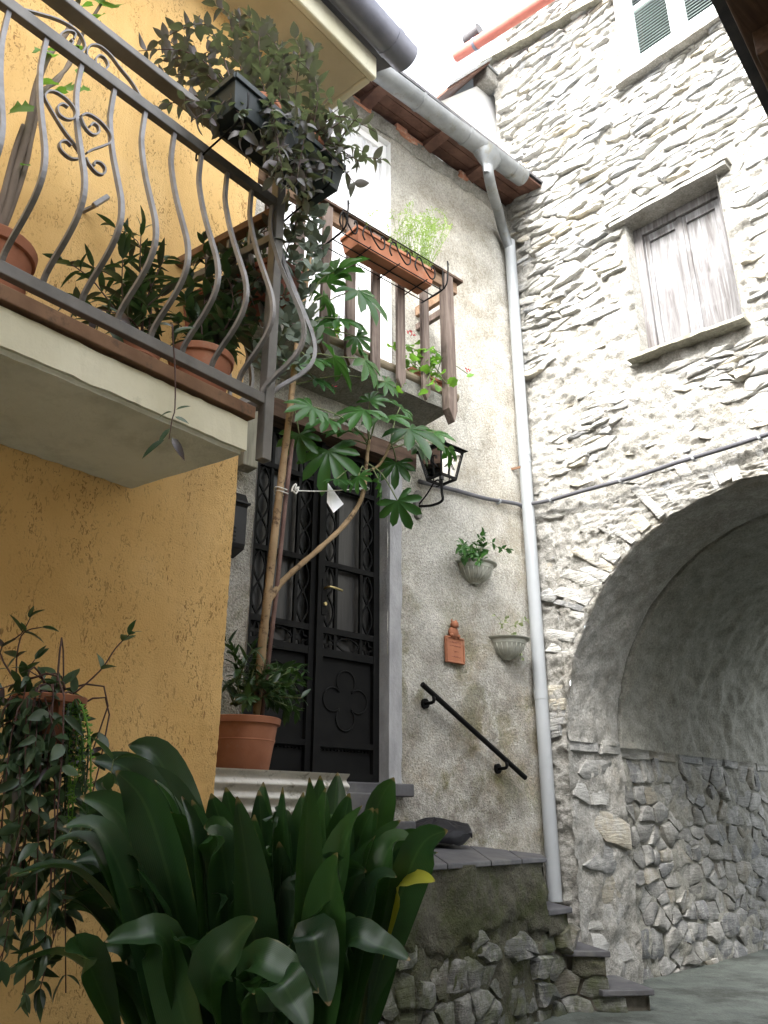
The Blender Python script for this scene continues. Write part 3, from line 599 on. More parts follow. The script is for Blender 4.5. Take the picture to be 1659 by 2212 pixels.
mb = MB(); wallgrid(mb, P2, steps(0, 4.3, 0.3), steps(ZG, 0.62, 0.3), lambda d, z: 0.0); mb.build('passage_wall', MT['vault'], sh, fix=False)
MB().box(S.mat(0, 0, 0), (SL, -3.9, STOP), (SR + 2.4, -0.02, STOP + 0.08)).build('roof', MT['slate'], sh)

# ---- rubble: every stone its own piece, cut as cells of a stretched Voronoi pattern
def clip(poly, a, b, c):                       # keep a*x+b*y<=c
    out = []
    for i in range(len(poly)):
        p, q = poly[i], poly[(i + 1) % len(poly)]; dp_, dq = a * p[0] + b * p[1] - c, a * q[0] + b * q[1] - c
        if dp_ <= 0: out.append(p)
        if dp_ * dq < 0:
            t = dp_ / (dp_ - dq); out.append((p[0] + (q[0] - p[0]) * t, p[1] + (q[1] - p[1]) * t))
    return out
def cells(seeds, rad):
    A = np.array(seeds); res = []
    for i, (x, y) in enumerate(seeds):
        d = (A[:, 0] - x) ** 2 + (A[:, 1] - y) ** 2; nb = np.where((d < (2 * rad) ** 2) & (d > 1e-9))[0]
        poly = [(x - rad, y - rad), (x + rad, y - rad), (x + rad, y + rad), (x - rad, y + rad)]
        for j in nb[np.argsort(d[nb])][:24]:
            ax, ay = A[j, 0] - x, A[j, 1] - y; poly = clip(poly, ax, ay, ax * (A[j, 0] + x) / 2 + ay * (A[j, 1] + y) / 2)
            if len(poly) < 3: break
        res.append(poly)
    return res
TINTS = [(0.41, 0.405, 0.38), (0.38, 0.375, 0.355), (0.34, 0.34, 0.33), (0.43, 0.42, 0.385), (0.42, 0.385, 0.31), (0.385, 0.375, 0.34), (0.47, 0.465, 0.435), (0.29, 0.295, 0.295)]
rs = random.Random(11)
def refine(poly, mx, rg, jit):
    out = []
    for i in range(len(poly)):
        a, b = Vector(poly[i]), Vector(poly[(i + 1) % len(poly)]); L = (b - a).length; n = max(1, min(3, int(L / mx + 0.5)))
        for k in range(n):
            p = a.lerp(b, k / n); out.append((p.x + rg.uniform(-jit, jit), p.y + rg.uniform(-jit, jit)))
    return out
def stone_piece(fr, poly, base, h, back, rg, bulge=0.35):
    """vertices/faces of one stone: outline -> shoulder -> face, slightly tilted"""
    cx = sum(p[0] for p in poly) / len(poly); cy = sum(p[1] for p in poly) / len(poly)
    n = len(poly); vs = []; tu, tz = rg.uniform(-.12, .12), rg.uniform(-.25, .15)
    for sc, hh in ((1.0, None), (0.975, 0.62), (0.80, 0.97)):
        for (x, y) in poly:
            q = (cx + (x - cx) * sc, cy + (y - cy) * sc)
            o = base - back if hh is None else base + h * hh + tu * (q[0] - cx) + tz * (q[1] - cy) + rg.uniform(-.22, .22) * h
            vs.append(fr(q[0], o, q[1]))
    vs.append(fr(cx, base + h * rg.uniform(0.9, 1.1), cy))
    fs = []
    for r_ in (0, 1):
        for i in range(n): fs.append((r_ * n + i, r_ * n + (i + 1) % n, (r_ + 1) * n + (i + 1) % n, (r_ + 1) * n + i))
    for i in range(n): fs.append((2 * n + i, 2 * n + (i + 1) % n, 3 * n))
    return vs, fs
def area(poly): return abs(sum(poly[i][0] * poly[(i + 1) % len(poly)][1] - poly[(i + 1) % len(poly)][0] * poly[i][1] for i in range(len(poly)))) / 2
def emit_stones(items, parent, mt, keep, stuffname):
    """items: (score, verts, faces, tint); the highest scores become single parts, the rest one heap"""
    items.sort(key=lambda t: -t[0]); org = worldloc(parent)
    def mk(name, v, f, cols):
        me = bpy.data.meshes.new(name); me.from_pydata([tuple(p - org) for p in v], [], f); me.materials.append(mt)
        at_ = me.attributes.new('tint', 'FLOAT_COLOR', 'POINT'); at_.data.foreach_set('color', np.array(cols, dtype=np.float32).ravel())
        me.polygons.foreach_set('use_smooth', [True] * len(me.polygons)); me.set_sharp_from_angle(angle=R(48))
        o = bpy.data.objects.new(name, me); COL.objects.link(o); o.parent = parent; return o
    for sc_, v, f, c in items[:keep]: mk('stone', v, f, [rgba(c)] * len(v))
    V_, F_, C_ = [], [], []
    for sc_, v, f, c in items[keep:]:
        b = len(V_); V_ += v; F_ += [tuple(i + b for i in q) for q in f]; C_ += [rgba(c)] * len(v)
    if V_: mk(stuffname, V_, F_, C_)['kind'] = 'stuff'
def screen_area(fr, u, z, a):                   # rough size in the photo
    p = fr(u, 0, z); d = (p - co.location).length; return a / d ** 2
def tintpick(rg, dark=1.0):
    c = rg.choice(TINTS); k = rg.uniform(0.8, 1.15) * dark; return (c[0] * k, c[1] * k, c[2] * k)
items = []
def facade(u0, u1, z0, z1, w_, h_, ok, tilt=0.10):
    ST_ = w_ / h_; seeds = []; row = 0; z = z0
    while z < z1:
        hh = h_ * rs.choice((0.5, 0.7, 0.9, 1.1, 1.6)); u = u0 + rs.uniform(0, w_)
        while u < u1:
            seeds.append((u + rs.uniform(-.2, .2) * w_, (z + rs.uniform(-.35, .35) * hh + tilt * math.sin(u * 1.7 + z)) * ST_)); u += w_ * rs.choice((0.35, 0.6, 0.9, 1.2, 1.9))
        z += hh; row += 1
    for poly in cells(seeds, w_ * 1.6):
        if len(poly) < 3: continue
        poly = [(x, y / ST_) for x, y in poly]; cx = sum(p[0] for p in poly) / len(poly); cz = sum(p[1] for p in poly) / len(poly)
        if not ok(cx, cz, poly): continue
        dens = fbm(cx * 1.1 + 3, cz * 1.1, 6, 3)
        bare = dens + 0.18 + (0.35 if cz > 4.2 else 0) - (0.30 if 2.3 < cz < 3.6 else 0) - (0.15 if cx < 1.1 and cz < 4.6 else 0)
        if bare < -0.05 and rs.random() < 0.8: continue
        g_ = rs.uniform(0.002, 0.007); su = max(p[0] for p in poly) - min(p[0] for p in poly); sz = max(p[1] for p in poly) - min(p[1] for p in poly)
        poly = [(cx + (x - cx) * max(.6, 1 - 2 * g_ / su), cz + (y - cz) * max(.6, 1 - 2 * g_ / sz)) for x, y in poly]
        a = area(poly)
        if a < 0.0012: continue
        poly = refine(poly, 0.05, rs, 0.009)
        hgt = min(0.05, max(0.003, rs.gauss(0.014, 0.012) + 0.022 * bare)); base = hL(cx, cz) - 0.002
        v, f = stone_piece(S, poly, base, hgt, 0.05, rs)
        items.append((screen_area(S, cx, cz, a), v, f, tintpick(rs)))
def inhole(p, h, m=0.0): return h[0] - m < p[0] < h[1] + m and h[2] - m < p[1] < h[3] + m
def okA(cx, cz, poly):
    if cz > 6.25 and cx > 1.33 and cx < 2.5: 
        if cz < 6.45: return False
    if 3.30 < cz < 3.47 and 1.14 < cx < 2.1: return False
    if 4.78 < cz < 4.98 and 1.05 < cx < 2.15: return False
    for p in poly:
        if inhole(p, WIN, 0.0) or inhole(p, UP, 0.0): return False
        if p[0] < SL: return False
        if math.hypot(p[0] - ACX, p[1] - ACZ) < AR + 0.30 and p[1] > 0.3: return False
        if p[0] > PS and p[1] < 0.6: return False
    return True
facade(SL, 2.75, 2.3, 8.0, 0.21, 0.058, okA)
facade(SL, 2.2, 0.55, 2.3, 0.20, 0.085, okA)
facade(-0.15, PS + 0.02, ZG + 0.45, 0.62, 0.22, 0.11, okA)
# arch ring of thin radial slates
th = math.pi - 0.02
while th > 0.9:
    d_ = rs.uniform(0.025, 0.06); L = rs.uniform(0.16, 0.42); r0 = AR + rs.uniform(0.005, 0.05); t1 = th - d_
    if rs.random() < 0.7:
        pl = []
        for (r_, t) in ((r0, th), (r0 + L * .5, th + rs.uniform(-.004, .004)), (r0 + L, th - 0.006), (r0 + L * rs.uniform(.85, 1.05), t1 + 0.006), (r0 + L * .5, t1 + rs.uniform(-.003, .006)), (r0, t1 + 0.004)):
            tt = t + (r_ - r0) * 0.10
            pl.append((ACX + r_ * math.cos(tt), ACZ + r_ * math.sin(tt)))
        cx, cz = sum(p[0] for p in pl) / 6, sum(p[1] for p in pl) / 6
        v, f = stone_piece(S, refine(pl, 0.1, rs, 0.006), hL(cx, cz) - 0.004, rs.uniform(0.002, 0.02), 0.10, rs)
        items.append((screen_area(S, cx, cz, area(pl)) * 1.5, v, f, tintpick(rs, 1.0)))
    th = t1
emit_stones(items, sh, MT['stone'], 205, 'rubble')
# pier reveal and passage wall stones
items = []
def passage(u0, u1, z0, z1, w_, h_, off, dark, gap):
    seeds = []; z = z0; ST_ = w_ / h_
    while z < z1:
        hh = h_ * rs.uniform(0.6, 1.5); u = u0
        while u < u1: seeds.append((u + rs.uniform(-.3, .3) * w_, (z + rs.uniform(-.4, .4) * hh) * ST_)); u += w_ * rs.choice((0.5, 0.7, 1.0, 1.5))
        z += hh
    for poly in cells(seeds, w_ * 1.7):
        if len(poly) < 3: continue
        poly = [(x, y / ST_) for x, y in poly]; cx = sum(p[0] for p in poly) / len(poly); cz = sum(p[1] for p in poly) / len(poly)
        if cx < u0 or cx > u1 or cz < z0 or cz > z1: continue
        poly = [(cx + (min(u1, max(u0, x)) - cx) * (1 - gap / w_), min(z1 + .02, cz + (y - cz) * (1 - gap / h_))) for x, y in poly]
        a = area(poly)
        if a < 0.002: continue
        poly = refine(poly, 0.09, rs, 0.008)
        v, f = stone_piece(P, poly, off, max(0.006, rs.gauss(0.020 if u0 > .5 else 0.018, 0.012)), 0.06, rs)
        items.append((screen_area(P, cx, cz, a), v, f, tintpick(rs, dark)))
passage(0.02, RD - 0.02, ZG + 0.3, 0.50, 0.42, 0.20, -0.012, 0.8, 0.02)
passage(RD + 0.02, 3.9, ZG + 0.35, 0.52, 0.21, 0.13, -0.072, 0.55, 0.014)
u = -0.02
while u < 3.9:                                  # string course of long slabs at the springing
    L = rs.uniform(0.35, 0.75); pl = [(u, 0.51), (u + L * .5, 0.505 + rs.uniform(-.01, .01)), (u + L - .02, 0.51), (u + L - .015, 0.615), (u + L * .5, 0.62 + rs.uniform(-.012, .01)), (u + .01, 0.61)]
    v, f = stone_piece(P, refine(pl, 0.2, rs, 0.008), -0.005 if u < RD - .2 else -0.07, rs.uniform(0.018, 0.04), 0.06, rs)
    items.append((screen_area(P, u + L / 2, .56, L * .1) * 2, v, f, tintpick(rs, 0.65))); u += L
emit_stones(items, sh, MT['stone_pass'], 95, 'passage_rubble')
# ---- lower window: lintel, sill, plank shutters
def boxat(fr, u0, u1, o0, o1, z0, z1): return MB().box(fr.mat(0, 0, 0), (u0, o0, z0), (u1, o1, z1))
def ragged(fr, u0, u1, o0, o1, z0, z1, amp, n=22, tilt=0.0):
    m = MB(); lay = []
    for i in range(n + 1):
        u = u0 + (u1 - u0) * i / n; dz = tilt * (i / n - .5); q = lambda k: amp * fbm(u * 9, k * 3.7, 1, 3)
        lay += [fr(u, o0, z0 + dz + q(1)), fr(u, o1 + q(2), z0 + dz + q(1)), fr(u, o1 + q(3) - .004, z1 + dz + q(4)), fr(u, o0, z1 + dz + q(4))]
    m.add(lay, [(4 * i + k, 4 * i + (k + 1) % 4, 4 * i + 4 + (k + 1) % 4, 4 * i + 4 + k) for i in range(n) for k in range(4)] + [(0, 1, 2, 3), tuple(4 * n + k for k in (3, 2, 1, 0))]); return m
wn = bpy.data.objects.new('shuttered_window', None); COL.objects.link(wn); wn.parent = sh; wn.location = S(1.6, 0, 3.4) - worldloc(sh)
for h_, mt_ in ((WIN, 'mortar'), (UP, 'white')):
    a, b_, c, d_ = h_; m = MB()
    for p, q in (((a, c), (a, d_)), ((b_, c), (b_, d_)), ((a, d_), (b_, d_)), ((a, c), (b_, c))): m.add([S(p[0], 0.03, p[1]), S(q[0], 0.03, q[1]), S(q[0], -.30, q[1]), S(p[0], -.30, p[1])], [(0, 1, 2, 3)])
    m.build('window_reveal', MT[mt_], sh, fix=False)
ragged(S, 1.10, 2.12, -0.1, 0.085, 4.800, 4.842, 0.008).build('lintel_slab', MT['mortar'], wn)
ragged(S, 1.06, 2.14, -0.1, 0.09, 4.845, 4.895, 0.014).build('lintel_slab', MT['mortar'], wn)
ragged(S, 1.13, 2.06, -0.25, 0.13, 3.418, 3.448, 0.008, tilt=-0.05).build('sill', MT['oldpost'], wn)
so_ = -0.15
boxat(S, 1.215, 1.29, so_ - .06, so_ + .04, 3.45, 4.80).build('frame_post', MT['reddoor'], wn, bevel=0.004)
boxat(S, 1.955, 2.02, so_ - .06, so_ + .04, 3.45, 4.80).build('frame_post', MT['reddoor'], wn, bevel=0.004)
boxat(S, 1.29, 1.955, so_ - .06, so_ + .035, 4.72, 4.80).build('frame_head', MT['reddoor'], wn, bevel=0.004)
for a, c in ((1.293, 1.612), (1.622, 1.952)):
    lf = boxat(S, a, c, so_ - .05, so_ - .012, 3.455, 4.715).build('shutter_leaf', MT['shutterwood'], wn)
    for x0, x1, z0, z1 in ((a, a + .045, 3.455, 4.715), (c - .045, c, 3.455, 4.715)):
        boxat(S, x0, x1, so_ - .011, so_ + .008, z0, z1).build('shutter_stile', MT['shutterwood'], wn, bevel=0.003)
    boxat(S, a + .046, c - .046, so_ - .011, so_ + .008, 4.64, 4.715).build('shutter_rail', MT['shutterwood'], wn, bevel=0.003)
boxat(S, 1.596, 1.638, so_ + .009, so_ + .022, 3.455, 4.715).build('cover_strip', MT['shutterwood'], wn, bevel=0.003)
# ---- upper window with louvred shutters
uw = bpy.data.objects.new('louvred_window', None); COL.objects.link(uw); uw.parent = sh; uw.location = S(1.9, 0, 6.3) - worldloc(sh)
ragged(S, 1.33, 2.50, -0.1, 0.10, 6.235, 6.33, 0.006).build('sill', MT['mortar'], uw)
ragged(S, 1.40, 2.45, -0.1, 0.05, 6.335, 6.405, 0.004).build('sill_render', MT['white'], uw)
boxat(S, 1.40, 1.50, -0.12, 0.045, 6.41, 7.78).build('surround', MT['white'], uw, bevel=0.01)
boxat(S, 2.38, 2.48, -0.12, 0.045, 6.41, 7.78).build('surround', MT['white'], uw, bevel=0.01)
for a, c in ((1.505, 1.92), (1.96, 2.375)):
    f = 0.055
    for x0, x1, z0, z1 in ((a, a + f, 6.41, 7.72), (c - f, c, 6.41, 7.72), (a + f, c - f, 6.41, 6.50), (a + f, c - f, 7.63, 7.72), (a + f, c - f, 7.05, 7.11)):
        boxat(S, x0, x1, -0.03, 0.012, z0, z1).build('shutter_frame', MT['palepaint'], uw, bevel=0.003)
    boxat(S, c - .012, c, 0.013, 0.02, 6.41, 7.72).build('shutter_edge', MT['greenpaint'], uw)
    boxat(S, a, c - .013, 0.013, 0.02, 6.41, 6.425).build('shutter_edge', MT['greenpaint'], uw)
    sm = None
    for z in list(steps(6.52, 7.04, 0.035)) + list(steps(7.13, 7.62, 0.035)):
        b = MB().bar(S(a + f, -0.01, z), S(c - f, -0.01, z), 0.042, 0.007, side=(nB + Vector((0, 0, -0.85))).normalized()); b.build('slat', MT['greenpaint'], uw)
    boxat(S, a + f, c - f, -0.16, -0.15, 6.50, 7.63).build('dark_interior', MT['black'], uw)
boxat(S, 1.922, 1.958, -0.05, 0.03, 6.41, 7.75).build('mullion', MT['white'], uw, bevel=0.004)
# ---- red gutter at the top eave, dark ridge tile end
rg_ = thing('red_gutter', S(0, 0.4, 7.5), 'faded red gutter pipe along the top eave of the stone house', 'gutter')
a0, a1 = S.px(985, 122, 0.35), S.px(1180, -4, 0.35)
ra, rb = S(a0[0], 0.35, a0[1]), S(a1[0], 0.35, a1[1]); t_ = (rb - ra)
MB().tube([ra, ra + t_ * 2.6], 0.062, 16).build('pipe', MT['redpipe'], rg_, smooth=True, sharp=40)
for k in (0.22, 1.6): MB().tube([ra + t_ * k, ra + t_ * (k + .03)], 0.068, 16).build('bracket', MT['zincdark'], rg_, smooth=True, sharp=40)
ub, zb_ = S.px(1015, 82, 0.25); c0 = S(ub, 0.25, zb_)
tag(MB().lathe(Matrix.Translation(c0) @ S.mat(0, 0, 0).to_3x3().to_4x4() @ Matrix.Rotation(R(90), 4, 'Y'), [(0.0, -.06), (0.06, -.06), (0.072, -.02), (0.072, .14), (0.0, .14)], 16).build('roof_tile', MT['slate'], smooth=True, sharp=40), 'dark rounded roof tile end above the red gutter against the sky', 'roof tile')
ragged(S, -0.15, 1.3, -0.05, 0.10, a0[1] - 0.17, a0[1] - 0.135, 0.012, tilt=-0.36).build('eave_slab', MT['stone'] if 0 else MT['oldpost'], sh)
MB().box(S.mat(-0.10, 0.08, a0[1] - 0.30), (-.10, -.12, -.08), (.10, .10, .085)).build('corbel', MT['mortar'], sh, bevel=0.02)

# ================================================================== HOUSE ACROSS THE LANE (only its eave shows)
oh = thing('neighbour_house', Y(0.5, 3.1, ZG), 'dark house across the lane, only its eave showing in the top right corner', 'house')
ze_ = 2.5
def eo_(px_, py_): p = flat(px_, py_, ze_); return (Vector((p.x, p.y, 0)) - Q).dot(nO)
eoff = (eo_(1568, 0) + eo_(1659, 205)) / 2
boxat(Y, -2.3, 6.4, 2.95, 6.5, ZG, ze_).build('wall', MT['plaster'], oh)
boxat(Y, -2.0, 7.0, eoff, 6.5, ze_, ze_ + 0.09).build('eave', MT['beamwood'], oh, bevel=0.01)
MB().hexa([Y(-2.0, eoff - .05, ze_ + .1), Y(7, eoff - .05, ze_ + .1), Y(7, 6.6, ze_ + 0.9), Y(-2.0, 6.6, ze_ + 0.9), Y(-2.0, eoff - .05, ze_ + .17), Y(7, eoff - .05, ze_ + .17), Y(7, 6.6, ze_ + 0.97), Y(-2.0, 6.6, ze_ + 0.97)]).build('roof', MT['slate'], oh)
for i in range(12):
    u = -1.9 + i * 0.75; boxat(Y, u, u + .09, eoff + .03, 2.94, ze_ - .11, ze_ - .003).build('rafter', MT['beamwood'], oh, bevel=0.005)
# unseen wing added behind the viewpoint, blocks sun from the lower walls
WZ = 10.9
boxat(Y, 6.75, 12.0, -1.5, 7.5, 1.6, WZ).build('sun_blocker', MT['plaster'], oh)
boxat(Y, 6.75, 12.0, 2.95, 7.5, ZG, 1.59).build('sun_blocker_base', MT['plaster'], oh)
# ================================================================== STAIR, DOOR, WALL FITTINGS
rq = random.Random(5)
st = thing('stone_stair', D(0.4, 0.7, ZG), 'mossy stone stair with slate treads climbing to the iron door', 'stair')
def V3(x, y, z): return Vector((x, y, z + EYE))
A_, B_ = (0.02, 4.47), (1.03, 5.72)
T1, T2, T3 = (1.207, 5.93), (1.418, 5.88), (1.688, 5.92)
F1 = (-0.70, 3.62)                              # side wall runs on behind the plants
side = [F1, A_, B_, T1, T2, T3]
def sidept(t):                                  # arc-length point along the side wall plan
    for a, b in zip(side, side[1:]):
        L = math.dist(a, b)
        if t <= L or b == side[-1]: return (a[0] + (b[0] - a[0]) * t / L, a[1] + (b[1] - a[1]) * t / L), ((b[1] - a[1]) / L, -(b[0] - a[0]) / L)
        t -= L
LS = sum(math.dist(a, b) for a, b in zip(side, side[1:])); tA = math.dist(F1, A_); tB = tA + math.dist(A_, B_); t1 = tB + math.dist(B_, T1); t2 = t1 + math.dist(T1, T2); t3 = LS
ZL, Z1, Z2, Z3, ZB = -0.215, -0.515, -0.765, -0.985, -1.25
def topz(t):
    if t < tA: return ZL
    if t < tB: return ZL
    if t < t1: return Z1
    if t < t2: return Z2
    return Z3
def SWp(t, off, z):
    t = max(0.0, min(LS, t)); (x, y), n = sidept(t)
    return V3(x + n[0] * off, y + n[1] * off, z)
def hC(t, z): return 0.035 * fbm(t * 3, z * 3, 2, 4) + 0.012 * fbm(t * 16, z * 16, 4, 3)
def lowz(t): return -0.62 - 0.05 * math.sin(t * 5) + 0.06 * fbm(t * 6, 3, 1, 3)
# concrete coat: from under the slabs down to a ragged line
b = MB(); segs = [(0.0, tB + 0.0), (tB, t1), (t1, t2)]
for (a, c) in segs:
    n = max(3, int((c - a) / 0.03)); m = 14 if c <= tB else 8; vs = []
    for i in range(n + 1):
        t = a + (c - a) * i / n; zt = topz((a + c) / 2) - 0.005; zl = lowz(t) if c <= tB else zt - 0.16 + 0.04 * fbm(t * 9, 2, 2, 2)
        for k in range(m + 1): z = zt + (zl - zt) * k / m; vs.append(SWp(t, hC(t, z) + (-.035 if k == m else 0.012), z))
    b.add(vs, [(i * (m + 1) + k, i * (m + 1) + k + 1, (i + 1) * (m + 1) + k + 1, (i + 1) * (m + 1) + k) for i in range(n) for k in range(m)])
b.build('side_coat', MT['mossconc'], st, smooth=True)
# core behind (dark joints between the stones)
b = MB()
for (a, c, zt) in ((0, tB, ZL - .02), (tB, t1, Z1 - .02), (t1, t2, Z2 - .02), (t2, t3, Z3 - .02)):
    n = 12; vs = []
    for i in range(n + 1):
        t = a + (c - a) * i / n
        vs += [SWp(t, -0.03, ZB), SWp(t, -0.03, zt)]
    b.add(vs, [(2 * i, 2 * i + 1, 2 * i + 3, 2 * i + 2) for i in range(n)])
b.add([V3(T3[0], T3[1], ZB), V3(T3[0], T3[1], Z3 - .02), V3(1.50, 6.5, Z3 - .02), V3(1.50, 6.5, ZB)], [(0, 1, 2, 3)])
for (Ta, za, zb) in ((T2, Z2, Z3), (T1, Z1, Z2), (B_, ZL, Z1)):
    w2 = {T2: (1.20, 6.5), T1: (1.02, 6.5), B_: (0.92, 6.35)}[Ta]
    b.add([V3(Ta[0], Ta[1], zb - .02), V3(Ta[0], Ta[1], za - .02), V3(w2[0], w2[1], za - .02), V3(w2[0], w2[1], zb - .02)], [(0, 1, 2, 3)])
b.build('core', MT['joint'], st, fix=False)
b = MB(); n, m = 110, 26
def bedp(i, j):
    t = tB * i; zt = lowz(t) + 0.04; z = ZB + (zt - ZB) * j
    return SWp(t, -0.010 + 0.030 * fbm(t * 7, z * 7, 5, 3) + 0.012 * fbm(t * 25, z * 25, 2, 2), z)
b.grid(n, m, bedp); b.build('bedding', MT['mossconc'], st, smooth=True, fix=False)
items = []
seeds = []
z = ZB
while z < -0.5:
    t = 0.0
    while t < LS: seeds.append((t + rq.uniform(-.05, .05), (z + rq.uniform(-.04, .04)) * 1.7)); t += rq.choice((.10, .16, .22, .30))
    z += rq.choice((.08, .12, .16))
for poly in cells(seeds, 0.34):
    if len(poly) < 3: continue
    poly = [(x, y / 1.7) for x, y in poly]; cx, cz = sum(p[0] for p in poly) / len(poly), sum(p[1] for p in poly) / len(poly)
    if cx < 0.02 or cx > LS - 0.02 or cz > (lowz(cx) + 0.03 if cx < tB else topz(cx) - 0.10) or cz < ZB: continue
    if any(p[0] < tB < q[0] for p in poly for q in poly) and cz > -0.75: pass
    zc = topz(cx) - 0.03
    poly = [(cx + (x - cx) * .93, min(zc, cz + (y - cz) * .90)) for x, y in poly]
    if area(poly) < 0.002: continue
    v, f = stone_piece(SWp, refine(poly, 0.08, rq, 0.01), -0.02, max(0.008, rq.gauss(0.030, 0.02)), 0.05, rq)
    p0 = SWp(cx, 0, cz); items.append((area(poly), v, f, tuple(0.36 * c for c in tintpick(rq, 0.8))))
emit_stones(items, st, MT['stone_moss'], 250, 'small_stones')
def slabpoly(pts, z, th, name='tread', zs_=None):
    n = len(pts); zs_ = zs_ or [z] * n
    m = MB(); m.add([V3(x, y, q - th) for (x, y), q in zip(pts, zs_)] + [V3(x, y, q) for (x, y), q in zip(pts, zs_)], [tuple(range(n - 1, -1, -1)), tuple(range(n, 2 * n))] + [(i, (i + 1) % n, n + (i + 1) % n, n + i) for i in range(n)])
    return m.build(name, MT['slate'], st, bevel=0.006)
def wl(u, off=0.0): p = D(u, off, 0); return (p.x, p.y)
nside = lambda p, k: (p[0] + (.757) * k, p[1] - .653 * k)
# landing of four slate slabs
lv = [wl(-0.3), wl(1.52), nside(B_, .03), nside(A_, .03)]
def lerp2(a, b, t): return (a[0] + (b[0] - a[0]) * t, a[1] + (b[1] - a[1]) * t)
zl_w, zl_o = lambda t: -0.10 - 0.11 * max(0, t - .35) / .65, ZL + 0.008
for a, c in ((0, .30), (.305, .58), (.585, .80), (.805, 1.0)):
    q = [lerp2(wl(-0.3, .0), wl(1.53, 0), a), lerp2(wl(-0.3, .0), wl(1.53, 0), c), lerp2(nside(A_, .03), nside(B_, .03), c), lerp2(nside(A_, .03), nside(B_, .03), a)]
    slabpoly(q, 0, 0.03, 'landing_slab', [zl_w(a), zl_w(c), zl_o, zl_o])
slabpoly([nside(B_, .02), (T1[0] + .03, T1[1] - .03), (1.13, 6.5), (0.8, 6.3)], Z1, 0.035)
slabpoly([(T1[0] - .05, T1[1] - .04), (T2[0] + .03, T2[1] - .04), (1.31, 6.5), (1.0, 6.5)], Z2, 0.035)
slabpoly([(T2[0] - .04, T2[1] - .03), (T3[0] + .03, T3[1] - .03), (1.62, 6.4), (1.2, 6.5)], Z3, 0.035)
# steps up from the landing to the threshold (along the wall, mostly behind leaves)
for k, (ua, ub, z) in enumerate(((-1.7, -0.45, 0.15), (-1.7, -0.30, 0.01))):
    boxat(D, ua, ub, 0.0, 0.60 + 0.004 * k if ub < .2 else .45, z - 0.139, z).build('step', MT['slate'], st, bevel=0.008)
# corrugated sheet shelf in front of the door pots
cs = thing('corrugated_sheet', D(-0.8, 0.8, 0.0), 'whitish weathered corrugated sheet under the terracotta pot by the door', 'corrugated sheet')
co_ = 0.66; CR = D.px(752, 1690, 0.66)[0]
b = MB(); zt = 0.235; n = 64
b.add([D(u, co_ + 0.014 * math.cos(2 * math.pi * (zt - z) / 0.062), z) for u in (-1.7, -0.9, CR) for z in [zt - 0.38 * k / n for k in range(n + 1)]], [(i * (n + 1) + k, i * (n + 1) + k + 1, (i + 1) * (n + 1) + k + 1, (i + 1) * (n + 1) + k) for i in (0, 1) for k in range(n)])
b.build('sheet', MT['corr'], cs, smooth=True)
boxat(D, -1.7, CR, 0.11, co_ - 0.03, 0.155, 0.232).build('board', MT['oldpost'], cs)
